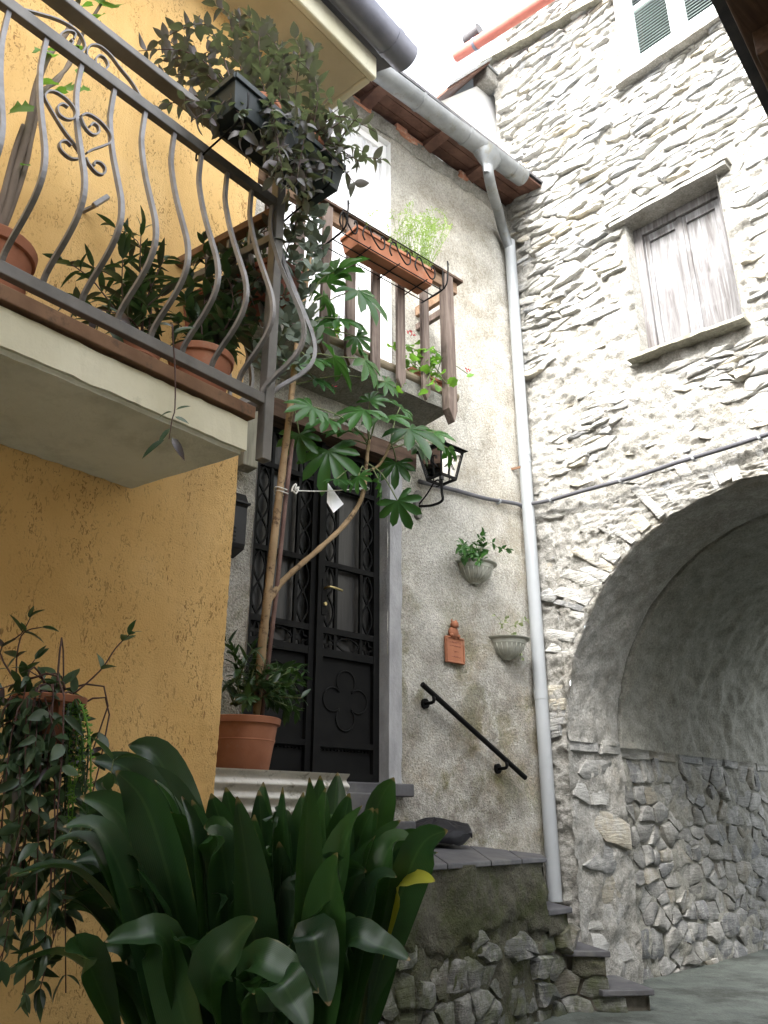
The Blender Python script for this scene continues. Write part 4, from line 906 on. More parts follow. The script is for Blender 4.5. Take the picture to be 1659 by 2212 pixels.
# ---- iron door
idr = thing('iron_door', D(-0.53, -0.1, 0.24), 'black double iron door with glazed wavy grille at the top of the stair', 'door')
do = -0.085; z0, z1 = 0.245, 2.475; L_, R_ = -1.06, 0.015; MID = -0.52
def dbar(par, u0, z0_, u1, z1_, w_, th, off=do, name='bar', mt='black'): return MB().bar(D(u0, off, z0_), D(u1, off, z1_), w_, th, side=(dC if u0 == u1 else Vector((0, 0, 1)))).build(name, MT[mt], par)
for a, c, nm in ((L_, MID - .008, 'l'), (MID + .008, R_, 'r')):
    lf = bpy.data.objects.new('door_leaf', None); COL.objects.link(lf); lf.parent = idr; lf.location = D((a + c) / 2, do, z0) - worldloc(idr)
    for u in (a + .025, c - .025): dbar(lf, u, z0, u, z1, .05, .04, name='stile')
    for z, h in ((z0 + .02, .05), (0.457, .035), (1.02, .05), (1.165, .04), (1.615, .035), (2.19, .035), (z1 - .02, .05)): dbar(lf, a + .05, z, c - .05, z, h, .032, off=do + 0.001, name='rail')
    MB().box(D.mat(0, 0, 0), (a + .04, do - .03, z0), (c - .04, do - .012, 1.04)).build('panel', MT['black'], lf)
    MB().box(D.mat(0, 0, 0), (a + .04, do - .055, 1.0), (c - .04, do - .045, z1)).build('pane', MT['doorglass'], lf)
    wa, wb = a + .155, c - .155
    for u in (wa, wb): dbar(lf, u, 1.04, u, z1 - .04, .022, .022, name='mullion')
    for (x0, x1) in ((a + .05, wa - .011), (wb + .011, c - .05)):          # crossing waves
        cx = (x0 + x1) / 2; am = (x1 - x0) / 2 - .004
        for sg in (1, -1):
            for (za, zb, k) in ((1.19, 1.60, 1.0), (1.635, 2.17, 1.5)):
                MB().ribbon([D(cx + sg * am * math.sin(2 * math.pi * k * (i / 22)), do, za + (zb - za) * i / 22) for i in range(23)], .012, .010, nC).build('wave', MT['black'], lf)
        q = []                                                             # quatrefoil in the lower band
        for i in range(33):
            an = 2 * math.pi * i / 32; r_ = .036 * (1 + .35 * math.cos(4 * an)); q.append(D(cx + r_ * 1.1 * math.cos(an), do, 1.093 + r_ * math.sin(an)))
        MB().ribbon(q, .012, .008, nC).build('quatrefoil', MT['black'], lf)
        for sg in (-1, 1):                                                 # scrolls in the head
            MB().ribbon([D(cx + sg * (.006 + .030 * (1 - i / 20) ** .5 * abs(math.sin(math.pi * (.15 + .85 * i / 20)))), do, 2.22 + .20 * i / 20) for i in range(21)], .012, .008, nC).build('scroll', MT['black'], lf)
    cx = (wa + wb) / 2; hw = (wb - wa) / 2 - .012
    for sg in (1, -1): MB().ribbon([D(cx - hw + 2 * hw * i / 20, do, 1.093 + sg * .045 * math.sin(math.pi * i / 20) ** .8) for i in range(21)], .012, .008, nC).build('lens', MT['black'], lf)
    for sg in (1, -1): MB().ribbon([D(cx + sg * (hw * (i / 14)), do, 2.22 + .22 * (1 - (1 - i / 14) ** 2)) for i in range(15)], .012, .008, nC).build('scroll', MT['black'], lf)
    pc = (a + c) / 2
    for k in range(4):                                                     # raised rings on the lower panel
        an = k * math.pi / 2; r_ = .075; ce = (pc + .105 * math.cos(an), .735 + .115 * math.sin(an))
        MB().tube([D(ce[0] + r_ * math.cos(an + .75 + (2 * math.pi - 1.5) * i / 24 - math.pi + math.pi), do - .008, ce[1] + r_ * math.sin(an - 2.4 + 4.8 * i / 24)) if 0 else D(ce[0] + r_ * math.cos(an - 2.4 + 4.8 * i / 24), do - .008, ce[1] + r_ * math.sin(an - 2.4 + 4.8 * i / 24)) for i in range(25)], .006, 6).build('ring', MT['black'], lf, smooth=True)
    for i in range(15):
        u = a + .07 + (c - a - .14) * i / 14; MB().tube([D(u, do - .02, .425), D(u, do + .004, .425)], .006, 6).build('rivet', MT['black'], lf)
dbar(idr, MID, z0, MID, z1, .03, .03, off=do + .03, name='cover_strip')
boxat(D, -0.488, -0.448, do + .02, do + .03, 1.26, 1.50).build('lock_plate', MT['black'], idr, bevel=.003)
MB().tube(smoothpath([D(-0.468, do + .02, 1.435), D(-0.468, do + .07, 1.437), D(-0.44, do + .08, 1.437), D(-0.36, do + .078, 1.43)], 4), .0085, 8).build('handle', MT['brass'], idr, smooth=True)
MB().tube([D(-0.468, do + .028, 1.33), D(-0.468, do + .045, 1.33)], .012, 10).build('lock_cylinder', MT['brass'], idr)
# ---- french window upstairs
fw = thing('french_window', D(-0.45, -0.15, 3.0), 'tall white french window with pale curtain behind the wooden balcony', 'window')
b = MB(); n = 120
b.grid(n, 10, lambda i, j: D(-0.95 + 0.98 * i, -0.06 + 0.012 * math.sin(i * 95 + 1.5 * math.sin(i * 23)) * (0.6 + .4 * j), 3.02 + 2.46 * (1 - j))); b.build('curtain', MT['curtain'], fw, smooth=True)
for u in (-0.95, 0.035): boxat(D, u - .03, u + .03, -.15, -.035, 3.0, 5.53).build('stile', MT['bright'], fw, bevel=.004)
boxat(D, -0.919, 0.004, -.15, -.035, 5.46, 5.53).build('rail', MT['bright'], fw, bevel=.004)
boxat(D, -0.98, 0.066, -.19, -.155, 3.0, 5.53).build('door_panel', MT['bright'], fw)
# ---- mailbox
u, z = D.px(548, 1060, 0.2); z2 = D.px(540, 1192, 0.2)[1]
mbx = thing('mailbox', D(u - .1, 0, z2), 'black metal mailbox with a worn name label beside the iron door', 'mailbox')
prof = [(0.0, 0), (0.115, .03), (0.125, .06), (0.125, .30), (0.14, .325), (0.10, .40), (0.0, .405)]; hgt = z - z2; k = hgt / .405
m_ = Matrix.Translation(D(0, 0, 0)) 
b = MB(); vs = []
for uu in (u - .27, u): vs += [D(uu, 0.02 + p[0], z2 + p[1] * k) for p in prof]
n = len(prof); b.add(vs, [tuple(range(n)), tuple(range(2 * n - 1, n - 1, -1))] + [(i, (i + 1) % n, n + (i + 1) % n, n + i) for i in range(n)]); b.build('body', MT['blackp'], mbx, bevel=.004)
boxat(D, u - .28, u + .008, 0.015, 0.17, z2 + .318 * k, z2 + .332 * k).build('lid_edge', MT['blackp'], mbx, bevel=.003)
for i in range(4): boxat(D, u - .22, u - .07, .1452, .149, z2 + (.07 + .026 * i) * k, z2 + (.08 + .026 * i) * k).build('slot', MT['black'], mbx)
b = MB(); b.prism(D.mat(u - .16, .1455, z2 + .215 * k) @ Matrix.Rotation(R(90), 4, 'X'), [(-.10, -.018), (.062, -.018), (.066, -.005), (.055, .014), (.03, .022), (-.10, .022)], -.004, 0); b.build('name_label', MT['urn'], mbx)
for i in range(5):
    x = u - .20 + .022 * i; MB().bar(D(x, .151, z2 + .206 * k), D(x + .006, .151, z2 + .225 * k), .004, .002).build('letter_stroke', MT['blackp'], mbx)
boxat(D, u - .25, u - .10, .1455, .149, z2 + .178 * k, z2 + .185 * k).build('label_edge', MT['urn'], mbx)
# ---- wall lantern
lu, lz = D.px(905, 1090, 0.03)
la = thing('wall_lantern', D(lu, 0, lz), 'black wrought iron lantern with glass panes on a scrolled wall arm', 'lantern')
b = MB(); bp = [(0, -.115), (.028, -.10), (.035, -.075), (.018, -.05), (.03, -.02), (.042, .02), (.03, .055), (.036, .08), (.018, .11), (0, .12)]
b.prism(D.mat(lu, .0, lz) @ Matrix.Rotation(R(90), 4, 'X'), [(x, y) for x, y in bp] + [(-x, y) for x, y in bp[-2:0:-1]], -.035, 0.0); b.build('wall_plate', MT['iron_flat'], la, bevel=.008)
lo = 0.27
MB().tube(smoothpath([D(lu, .02, lz - .01), D(lu, .16, lz - .045), D(lu, .27, lz - .04), D(lu, lo, lz + .03), D(lu, lo, lz + .13)], 6), .010, 8).build('arm', MT['black'], la, smooth=True)
MB().tube(smoothpath([D(lu, .03, lz), D(lu, .12, lz + .06), D(lu, .20, lz + .13), D(lu, .245, lz + .125), D(lu, .245, lz + .085), D(lu, .215, lz + .085)], 6), .006, 6).build('scroll', MT['black'], la, smooth=True)
h0, h1, r0, r1 = lz + .125, lz + .335, .075, .115
ctr = lambda r_, k, z: D(lu + r_ * (1, 1, -1, -1)[k], lo + r_ * (1, -1, -1, 1)[k], z)
for k in range(4):
    MB().bar(ctr(r0, k, h0), ctr(r1, k, h1), .014, .014).build('cage_post', MT['black'], la)
    for (r_, z, w_) in ((r0, h0, .018), (r1, h1, .016)): MB().bar(ctr(r_, k, z), ctr(r_, (k + 1) % 4, z), .014, w_).build('cage_rail', MT['black'], la)
    a0_, a1_, b1_, b0_ = ctr(r0 - .006, k, h0), ctr(r1 - .006, k, h1), ctr(r1 - .006, (k + 1) % 4, h1), ctr(r0 - .006, (k + 1) % 4, h0)
    MB().add([a0_, b0_, b1_, a1_], [(0, 1, 2, 3)]).build('pane', MT['glass'], la)
    lo_m, hi_m = (ctr(r0, k, h0) + ctr(r0, (k + 1) % 4, h0)) / 2, (ctr(r1, k, h1) + ctr(r1, (k + 1) % 4, h1)) / 2
    MB().bar(lo_m, hi_m, .006, .006).build('grille_bar', MT['black'], la)
    sd_ = (ctr(r0, (k + 1) % 4, h0) - ctr(r0, k, h0)).normalized(); mm = lo_m.lerp(hi_m, .5); upv = (hi_m - lo_m).normalized()
    for sg in (-1, 1): MB().tube(smoothpath([mm + sd_ * sg * .045 - upv * .045, mm + sd_ * sg * .01, mm + sd_ * sg * .02 + upv * .045, mm + sd_ * sg * .045 + upv * .04, mm + sd_ * sg * .043 + upv * .018], 4), .0035, 5).build('grille_scroll', MT['black'], la, smooth=True)
b = MB(); b.add([ctr(r1 + .03, k, h1 + .01) for k in range(4)] + [ctr(.045, k, h1 + .06) for k in range(4)] + [ctr(r1 + .03, k, h1 + .018) for k in range(4)], [(k, (k + 1) % 4, 4 + (k + 1) % 4, 4 + k) for k in range(4)] + [(4, 5, 6, 7)]); b.build('roof_cap', MT['black'], la)
MB().lathe(Matrix.Translation(D(lu, lo, h1 + .06)), [(.045, 0), (.045, .035), (.03, .05), (0, .055)], 12).build('vent', MT['black'], la, smooth=True)
MB().tube([D(lu, lo, h0), D(lu, lo, h0 + .06)], .018, 10).build('socket', MT['blackp'], la)
# ---- conduit on both walls
cd = thing('conduit', D(1.4, 0, 2.5), 'grey cable conduit clipped across the roughcast and stone walls at arch height', 'conduit')
pts = [D(*(lambda q: (q[0], 0.035, q[1]))(D.px(x, y, 0.035))) for x, y in ((905, 1040), (980, 1058), (1050, 1077), (1115, 1088))] + [D(1.55, 0.03, 2.50)]
MB().tube(smoothpath(pts, 6), .017, 8).build('pipe', MT['cable'], cd, smooth=True)
pts = [S(*(lambda q: (q[0], 0.085, q[1]))(S.px(x, y, 0.085))) for x, y in ((1150, 1088), (1190, 1080), (1260, 1060), (1370, 1030), (1460, 1000), (1560, 970), (1659, 938))]
MB().tube(smoothpath(pts, 6) + [S(3.6, .085, 2.46)], .017, 8).build('pipe', MT['cable'], cd, smooth=True)
for x, y in ((1078, 1083),): q = D.px(x, y, .035); MB().tube([D(q[0] - .008, .03, q[1] + .003), D(q[0] + .008, .03, q[1] - .002)], .026, 8).build('clip', MT['pvc'], cd)
for x, y in ((1190, 1080), (1340, 1038), (1497, 989), (1640, 944)): q = S.px(x, y, .085); MB().tube([S(q[0] - .009, .075, q[1] - .002), S(q[0] + .009, .075, q[1] + .002)], .028, 8).build('clip', MT['pvc'], cd)
# ---- two half-round wall planters
def urn(x0, x1, ytop, ybot, lab):
    ul, zl = D.px(x0, ytop, 0.0); ur, _ = D.px(x1, ytop, 0.0); c = (ul + ur) / 2; zb = D.px((x0 + x1) / 2, ybot, 0.06)[1]
    zt = D.px((x0 + x1) / 2, ytop + 22, .15)[1]; H = zt - zb; R0 = .165
    t = thing('wall_planter', D(c, 0, zb), lab, 'planter', 'half round wall planters')
    prof = [(.02, 0), (.05, 0.0), (.055, .05), (.07, .075), (.075, .09), (.13, .25), (.175, .50), (.19, .70), (.195, .72), (.205, .90), (.235, .96), (.24, 1.0), (.222, 1.0), (.19, .9), (.0, .88)]
    k = R0 / .205
    b = MB(); b.lathe(D.mat(c, 0.004, zb), [(r_ * k, z * H) for r_, z in prof], 26, 0, math.pi, 1.0, 1.0); b.build('bowl', MT['urn'], t, smooth=True, sharp=35)
    for i in range(1, 12):
        an = math.pi * i / 12; MB().tube([D(c + r_ * k * math.cos(an), .004 + r_ * k * math.sin(an), zb + z * H) for r_, z in ((.078, .1), (.131, .25), (.176, .5), (.190, .68))], .0035, 5).build('flute', MT['urn'], t, smooth=True)
    MB().lathe(D.mat(c, .004, zb), [(.183 * k, .86 * H), (0, .87 * H)], 20, 0, math.pi).build('soil', MT['soil'], t)
    return t, c, zb, H
ur1 = urn(966, 1066, 1180, 1255, 'half round grey wall planter with glossy green leaves, the upper of the two')
ur2 = urn(1030, 1142, 1346, 1420, 'half round grey wall planter with sparse pale trailing plant, the lower of the two')
# ---- terracotta plaque with a small seated animal figure
u0_, zt_ = D.px(961, 1397, .02); u1_, zb_ = D.px(1001, 1437, .02)
pq = thing('terracotta_plaque', D((u0_ + u1_) / 2, 0, zb_), 'terracotta plaque with small sculpted figure on top, hung on the roughcast wall', 'plaque')
pc = (u0_ + u1_) / 2; pw = (u1_ - u0_) / 2; zt_ = zb_ + 2.05 * pw
boxat(D, pc - pw, pc + pw, .012, .034, zb_, zt_).build('tablet', MT['terra'], pq, bevel=.006)
for x0, x1, za, zb in ((pc - pw + .002, pc + pw - .002, zb_ + .002, zb_ + .014), (pc - pw + .002, pc + pw - .002, zt_ - .014, zt_ - .002), (pc - pw + .002, pc - pw + .014, zb_ + .0145, zt_ - .0145), (pc + pw - .014, pc + pw - .002, zb_ + .0145, zt_ - .0145)):
    boxat(D, x0, x1, .033, .042, za, zb).build('border', MT['terra'], pq, bevel=.003)
rl = random.Random(3)                           # incised lettering, worn past reading
for row, (za, xa, xb) in enumerate(((.78, -.6, .55), (.64, -.62, .62), (.44, -.25, .22), (.24, -.40, .52))):
    x = xa
    while x < xb:
        w_ = rl.uniform(.06, .12); zc = zb_ + za * (zt_ - zb_)
        MB().tube(smoothpath([D(pc + pw * x, .0345, zc + rl.uniform(-.006, .004)), D(pc + pw * (x + w_ / 2), .0345, zc + rl.uniform(0, .008)), D(pc + pw * (x + w_), .0345, zc + rl.uniform(-.007, .002))], 3), .0016, 4).build('letter_stroke', MT['darkterra'], pq); x += w_ + .03
def blob(c, r, par, name, mt, sub=2, sq=(1, 1, 1), nse=.0):
    bm = bmesh.new(); bmesh.ops.create_icosphere(bm, subdivisions=sub, radius=1); m = MB()
    fm = D.mat(0, 0, 0).to_3x3()
    for v in bm.verts:
        k = 1 + nse * fbm(v.co.x * 2 + c.x * 9, v.co.y * 2, v.co.z * 2, 3)
        m.v.append(c + fm @ Vector((v.co.x * r * sq[0] * k, v.co.y * r * sq[1] * k, v.co.z * r * sq[2] * k)))
    bm.verts.index_update(); m.f = [tuple(v.index for v in f.verts) for f in bm.faces]; bm.free()
    return m.build(name, mt, par, smooth=True)
blob(D(pc - .01, .03, zt_ + .03), .045, pq, 'figure_body', MT['terra'], sq=(1, .7, 1.15), nse=.15); blob(D(pc - .012, .045, zt_ + .085), .032, pq, 'figure_head', MT['terra'], nse=.1)
for sg in (-1, 1): blob(D(pc - .012 + sg * .022, .04, zt_ + .113), .012, pq, 'figure_ear', MT['terra'], 1, (1, .6, 1.4)); blob(D(pc - .01 + sg * .035, .045, zt_ + .006), .017, pq, 'figure_paw', MT['terra'], 1)
# ---- handrail on the wall
hr = thing('handrail', D(0.9, 0.08, 0.3), 'short black iron handrail sloping down the roughcast wall beside the stair', 'handrail')
q0, q1 = D.px(912, 1478, .09), D.px(1135, 1680, .09)
MB().tube([D(q0[0], .09, q0[1]), D(q1[0], .09, q1[1])], .0185, 12).build('rail', MT['black'], hr, smooth=True, sharp=40)
for k in (.10, .80):
    c = D(q0[0] + (q1[0] - q0[0]) * k, .09, q0[1] + (q1[1] - q0[1]) * k)
    MB().tube(smoothpath([c - Vector((0, 0, .005)), c - Vector((0, 0, .05)), c - nC * .085 - Vector((0, 0, .055))], 4), .012, 8).build('bracket', MT['black'], hr, smooth=True)
    MB().tube([c - nC * .092 - Vector((0, 0, .055)), c - nC * .072 - Vector((0, 0, .055))], .035, 14).build('rosette', MT['black'], hr, smooth=True, sharp=40)
# ---- black bag on the landing
bg_ = D(0.28, 0.16, -0.02)
def bagf(i, j):
    an = 2 * math.pi * i; v = j; r_ = (.19 * math.sin(math.pi * min(1, .25 + v * .75)) ** .7) * (1 + .10 * fbm(math.cos(an) * 1.5, math.sin(an) * 1.5, v * 3, 2))
    return bg_ + dC * (math.cos(an) * r_ * 1.7) + nC * (math.sin(an) * r_ * .7) + Vector((0, 0, -.10 + .15 * v + .03 * fbm(math.cos(an) * 2, math.sin(an) * 2, v * 4, 2)))
tag(MB().grid(40, 18, bagf).build('black_bag', MT['bag'], smooth=True), 'crumpled black bag lying on the landing behind the big leaves', 'bag')
# ================================================================== IRON RAILING OF THE YELLOW BALCONY
ir = thing('iron_railing', B(0, 0, SZ1), 'grey wrought iron balcony railing with bellied bars and scrolls', 'railing')
ZS, ZBt, ZH = 2.265, 1.395, 2.425              # sub rail, bottom rail, handrail
TE = 2.6                                       # left end, out of frame
TP = -0.10                                     # corner post
MB().bar(B(TP, 0, ZS), B(TE, 0, ZS), 0.03, 0.042).build('sub_rail', MT['iron_flat'], ir, bevel=.003)
MB().bar(B(TP, 0, ZBt), B(TE, 0, ZBt), 0.028, 0.04).build('bottom_rail', MT['iron_flat'], ir, bevel=.003)
MB().bar(B(TP, 0.0, ZH), B(TE, 0.0, ZH), 0.06, 0.03).build('handrail', MT['iron_flat'], ir, bevel=.004)
cpt = B(TP, 0, 0)
MB().bar(B(TP, 0, 1.165), B(TP, 0, ZH - .015), .04, .04, side=dA).build('corner_post', MT['iron_flat'], ir, bevel=.003)
MB().bar(B(1.75, 0, ZBt), B(1.75, 0, ZH - .015), .03, .03, side=dA).build('post', MT['iron_flat'], ir, bevel=.003)
prof = [(0, ZS - .02), (-.002, 2.17), (0.003, 2.11), (.034, 2.00), (.068, 1.905), (.115, 1.79), (.150, 1.70), (.163, 1.625), (.147, 1.565), (.105, 1.515), (.055, 1.475), (.018, 1.44), (.006, 1.415), (.0, ZBt + .02)]
pp = smoothpath([Vector((0, o, z)) for o, z in prof], 3)
def baluster(fr_o, out_, par, k=1.0, name='baluster'):
    MB().ribbon([fr_o + out_ * (p.y * k) + Vector((0, 0, p.z)) for p in pp], .014, .014, out_.cross(Vector((0, 0, 1)))).build(name, MT['iron'], par)
tt = 0.035
while tt < TE - .1:
    baluster(B(tt, 0, 0), nO, ir); tt += 0.1187
baluster(B(TP + .03, .0, 0), (nO - dA * 0.35).normalized(), ir); baluster(B(TP - .005, .0, 0), (nO - dA * 1.3).normalized(), ir)
# end return from the post back to the wall
eR = -dR                                        # towards the wall
c0 = Vector((cpt.x, cpt.y, 0)); LR = 0.60
def RT(l, off, z): return c0 + eR * l - dA * off + Vector((0, 0, z + EYE))
MB().bar(RT(.02, 0, ZH - .012), RT(LR, 0, ZH - .20), .05, .035).build('handrail', MT['rust'], ir, bevel=.003) if 0 else MB().bar(RT(.02, 0, ZS - .03), RT(LR, 0, ZS - .05), .045, .035).build('end_rail', MT['rust'], ir, bevel=.003)
MB().bar(RT(.02, 0, ZS - .15), RT(LR, 0, ZS - .165), .025, .035).build('end_rail', MT['iron_flat'], ir, bevel=.003)
MB().bar(RT(.02, 0, ZBt), RT(LR, 0, ZBt), .025, .035).build('end_rail', MT['iron_flat'], ir, bevel=.003)
for k in range(1, 5): baluster(RT(.02 + .115 * k, 0, -EYE) + Vector((0, 0, EYE)) - Vector((0, 0, 0)), -dA, ir)
MB().bar(RT(LR, 0, ZBt), RT(LR, 0, ZS - .03), .025, .025, side=dA).build('end_post', MT['iron_flat'], ir)
# scroll ornaments, laid out in the railing plane (t, z)
def spiral(c, r, turns, a0, sg=1, n=18): return [(c[0] + r * (1 - .75 * i / n) * math.cos(a0 + sg * turns * 2 * math.pi * i / n), c[1] + r * (1 - .75 * i / n) * math.sin(a0 + sg * turns * 2 * math.pi * i / n)) for i in range(n + 1)]
def scroll(pxs, off=0.0, par=ir, fr=B):
    pts = [B(*(lambda q: (q[0], off, q[1]))(B.px(x, y, off))) for x, y in pxs]
    MB().ribbon(smoothpath(pts, 5), .014, .005, nO).build('scroll', MT['iron'], par)
KZ = 1659 / 2008 / 2.37
Z1_ = lambda l: [(x * KZ, y * KZ) for x, y in l]
scroll(Z1_([(100, 50), (350, 120), (480, 200), (525, 290), (490, 330)]) + Z1_([(450, 310)]))
scroll(Z1_([(455, 245), (465, 215), (440, 195), (390, 200), (365, 235), (385, 275), (430, 290), (450, 265), (435, 245)]))
scroll(Z1_([(880, 625), (820, 520), (740, 420), (680, 340), (610, 285), (555, 285), (535, 330), (550, 370)]))
scroll(Z1_([(640, 440), (668, 410), (650, 365), (615, 345), (590, 370), (595, 405), (615, 400)]))
scroll(Z1_([(290, 640), (275, 600), (300, 568), (350, 575), (420, 625), (465, 690), (455, 735), (410, 740), (365, 710), (355, 665), (385, 645), (420, 665)]), .035)
scroll(Z1_([(290, 640), (380, 790), (460, 900), (498, 960), (480, 985), (430, 980), (375, 930), (370, 885), (405, 875), (440, 905)]), .05)
scroll(Z1_([(500, 720), (545, 708), (620, 755), (680, 830), (685, 880), (640, 905), (570, 930), (535, 950)]), .06)
scroll(Z1_([(500, 730), (525, 790), (570, 835), (608, 825), (605, 785), (575, 765), (555, 785)]), .06)
scroll(Z1_([(530, 980), (550, 1020), (600, 1075), (640, 1080), (648, 1045), (620, 1010), (585, 1005), (580, 1030)]), .09)

# ================================================================== POTS AND BOXES
def pot(loc, r, h, lab, name='flower_pot', mt='terra', rim=0.14, group=None, cat='flower pot', ring=True):
    t = thing(name, loc, lab, cat, group or 'terracotta flower pots'); m = Matrix.Translation(loc)
    b = MB(); b.lathe(m, [(0, 0), (r * .74, 0), (r * .76, h * .02), (r * .93, h * (1 - rim)), (r * .95, h * (1 - rim)), (r * 1.0, h * (1 - rim) + .004), (r * 1.02, h * .985), (r * 1.0, h), (r * .93, h), (r * .90, h * .9), (0, h * .89)], 32); b.build('body', MT[mt], t, smooth=True, sharp=35)
    if ring:
        z = h * .55; rr = r * (.76 + .17 * .6); MB().lathe(m, [(rr, z), (rr + .004, z + .004), (rr + .003, z + .009), (rr, z + .012)], 32).build('moulding', MT[mt], t, smooth=True)
    MB().lathe(m, [(r * .905, h * .90), (0, h * .92)], 20).build('soil', MT['soil'], t)
    return t
def rest(px_, py_, Yd, z): p = at(px_, py_, Yd); return Vector((p.x, p.y, z))
ZF = SZ1 + 0.058 + EYE                          # balcony floor
pb = B(0.085, -0.15, 0); p_main = pot(Vector((pb.x, pb.y, ZF + .0)), .115, .21, 'terracotta pot behind the railing bars with purple green plant, nearest the corner post')
pb2 = B(0.33, -0.17, 0); p_two = pot(Vector((pb2.x, pb2.y, ZF)), .085, .15, 'smaller terracotta pot on the yellow balcony left of the biggest corner pot')
pb3 = B(B.px(-28, 560, -.25)[0], -0.25, 0); p_left = pot(Vector((pb3.x, pb3.y, ZF)), .135, .29, 'large terracotta pot cut by the left edge of the photo on the balcony')
MB().box(Matrix.Translation(Vector((pb3.x, pb3.y, ZF - .05))) , (-.1, -.1, 0), (.1, .1, .0495)).build('foot', MT['blackp'], p_left)
# flower box hung on the outside of the railing
def trough(fr, u0, u1, oc, w_, h, z, mt, lab, name='flower_box', ribs=True):
    t = thing(name, fr((u0 + u1) / 2, oc, z), lab, 'flower box')
    b = MB(); k = .80
    lo = [fr(u0 + .02, oc - w_ * k / 2, z), fr(u1 - .02, oc - w_ * k / 2, z), fr(u1 - .02, oc + w_ * k / 2, z), fr(u0 + .02, oc + w_ * k / 2, z)]
    hi = [fr(u0, oc - w_ / 2, z + h), fr(u1, oc - w_ / 2, z + h), fr(u1, oc + w_ / 2, z + h), fr(u0, oc + w_ / 2, z + h)]
    inn = [p.lerp(sum(hi, Vector()) / 4, .06) - Vector((0, 0, .0)) for p in hi]; inl = [p - Vector((0, 0, h * .15)) for p in inn]
    b.add(lo + hi + inn + inl, [(0, 1, 2, 3)] + [(i, (i + 1) % 4, 4 + (i + 1) % 4, 4 + i) for i in range(4)] + [(4 + i, 4 + (i + 1) % 4, 8 + (i + 1) % 4, 8 + i) for i in range(4)] + [(8 + i, 8 + (i + 1) % 4, 12 + (i + 1) % 4, 12 + i) for i in range(4)])
    b.build('body', MT[mt], t, bevel=.004)
    MB().add(inl, [(0, 1, 2, 3)]).build('soil', MT['soil'], t)
    if ribs:
        for i in range(4):
            a, c = hi[i], hi[(i + 1) % 4]; MB().bar(a - Vector((0, 0, .012)), c - Vector((0, 0, .012)), .014, .024).build('rim', MT[mt], t, bevel=.002)
    return t
fb = trough(B, -0.24, 0.32, 0.14, .17, .13, ZS + .035, 'greenbox', 'dark green plastic flower box hung on the iron railing, overgrown by a bush')
for u in (-0.15, 0.27):
    MB().tube(smoothpath([B(u, -.03, ZS + .03), B(u, -.03, ZS - .03), B(u, .04, ZS - .02), B(u, .2, ZS + .0), B(u, .24, ZS + .03), B(u, .24, ZS + .10)], 4), .004, 6).build('wire_hook', MT['black'], fb, smooth=True)
# two clay pots set in that box
ip = pot(B(0.13, .14, ZS + .06), .075, .16, 'terracotta pot peeping out of the green railing box, left one', ring=False, group=None)
ip2 = pot(B(-0.10, .14, ZS + .06), .075, .16, 'terracotta pot peeping out of the green railing box, right one', ring=False)
# brown trough hung on the end return
eb = thing('hanging_trough', RT(.28, .10, ZS - .33), 'brown red plastic trough hanging on the end rail of the iron balcony', 'flower box')
ERf = Frame(c0, eR, -dA)
def trough2(): 
    k = .8; u0, u1, oc, w_, h, z = .03, .54, .11, .16, .16, ZS - .36
    lo = [ERf(u0 + .02, oc - w_ * k / 2, z), ERf(u1 - .02, oc - w_ * k / 2, z), ERf(u1 - .02, oc + w_ * k / 2, z), ERf(u0 + .02, oc + w_ * k / 2, z)]; hi = [ERf(u0, oc - w_ / 2, z + h), ERf(u1, oc - w_ / 2, z + h), ERf(u1, oc + w_ / 2, z + h), ERf(u0, oc + w_ / 2, z + h)]
    MB().add(lo + hi, [(0, 1, 2, 3)] + [(i, (i + 1) % 4, 4 + (i + 1) % 4, 4 + i) for i in range(4)]).build('body', MT['darkterra'], eb, bevel=.004)
    MB().add([p - Vector((0, 0, .02)) for p in hi], [(0, 1, 2, 3)]).build('soil', MT['soil'], eb)
    for i in range(4): MB().bar(hi[i] - Vector((0, 0, .012)), hi[(i + 1) % 4] - Vector((0, 0, .012)), .012, .026).build('rim', MT['darkterra'], eb, bevel=.002)
trough2()
# pot by the iron door (with glossy shrub) and broken pot beside it
pq_, pz_ = D.px(520, 1560, .40); dpot = D(pq_, .40, .236)
p_door = pot(dpot, .20, D.px(520, 1553, .40)[1] - .236, 'big terracotta pot with glossy shrub beside the iron door')
bq, _ = D.px(566, 1650, .36)
bs = thing('broken_pot', D(bq, .36, .236), 'broken terracotta shard leaning against the big pot by the door', 'pot shard')
b = MB(); b.lathe(Matrix.Translation(D(bq - .02, .34, .236)), [(.055, 0), (.06, .05), (.075, .13), (.09, .16), (.085, .20)], 10, R(-110), R(60)); o_ = b.build('shard', MT['terra'], bs, smooth=True); o_.modifiers.new('thick', 'SOLIDIFY').thickness = .012
# pot on the left, held by a wall ring
lp = rest(95, 1600, 2.35, 0); z_l = at(95, 1640, 2.35).z
p_wall = pot(Vector((lp.x, lp.y, z_l)), .10, .17, 'terracotta pot in an iron stand at the left edge, trailing leaves', mt='terra')
stn = thing('plant_stand', Vector((lp.x - .05, lp.y, ground_z(lp.x, lp.y))), 'thin dark metal plant stand under the trailing pot at lower left', 'plant stand')
MB().tube([Vector((lp.x - .05, lp.y, ground_z(lp.x, lp.y) - .01)), Vector((lp.x - .05, lp.y, z_l - .012))], .013, 8).build('pole', MT['iron_flat'], stn, smooth=True)
MB().lathe(Matrix.Translation(Vector((lp.x, lp.y, z_l - .012))), [(0, 0), (.11, 0), (.11, .008), (0, .010)], 20).build('plate', MT['iron_flat'], stn)
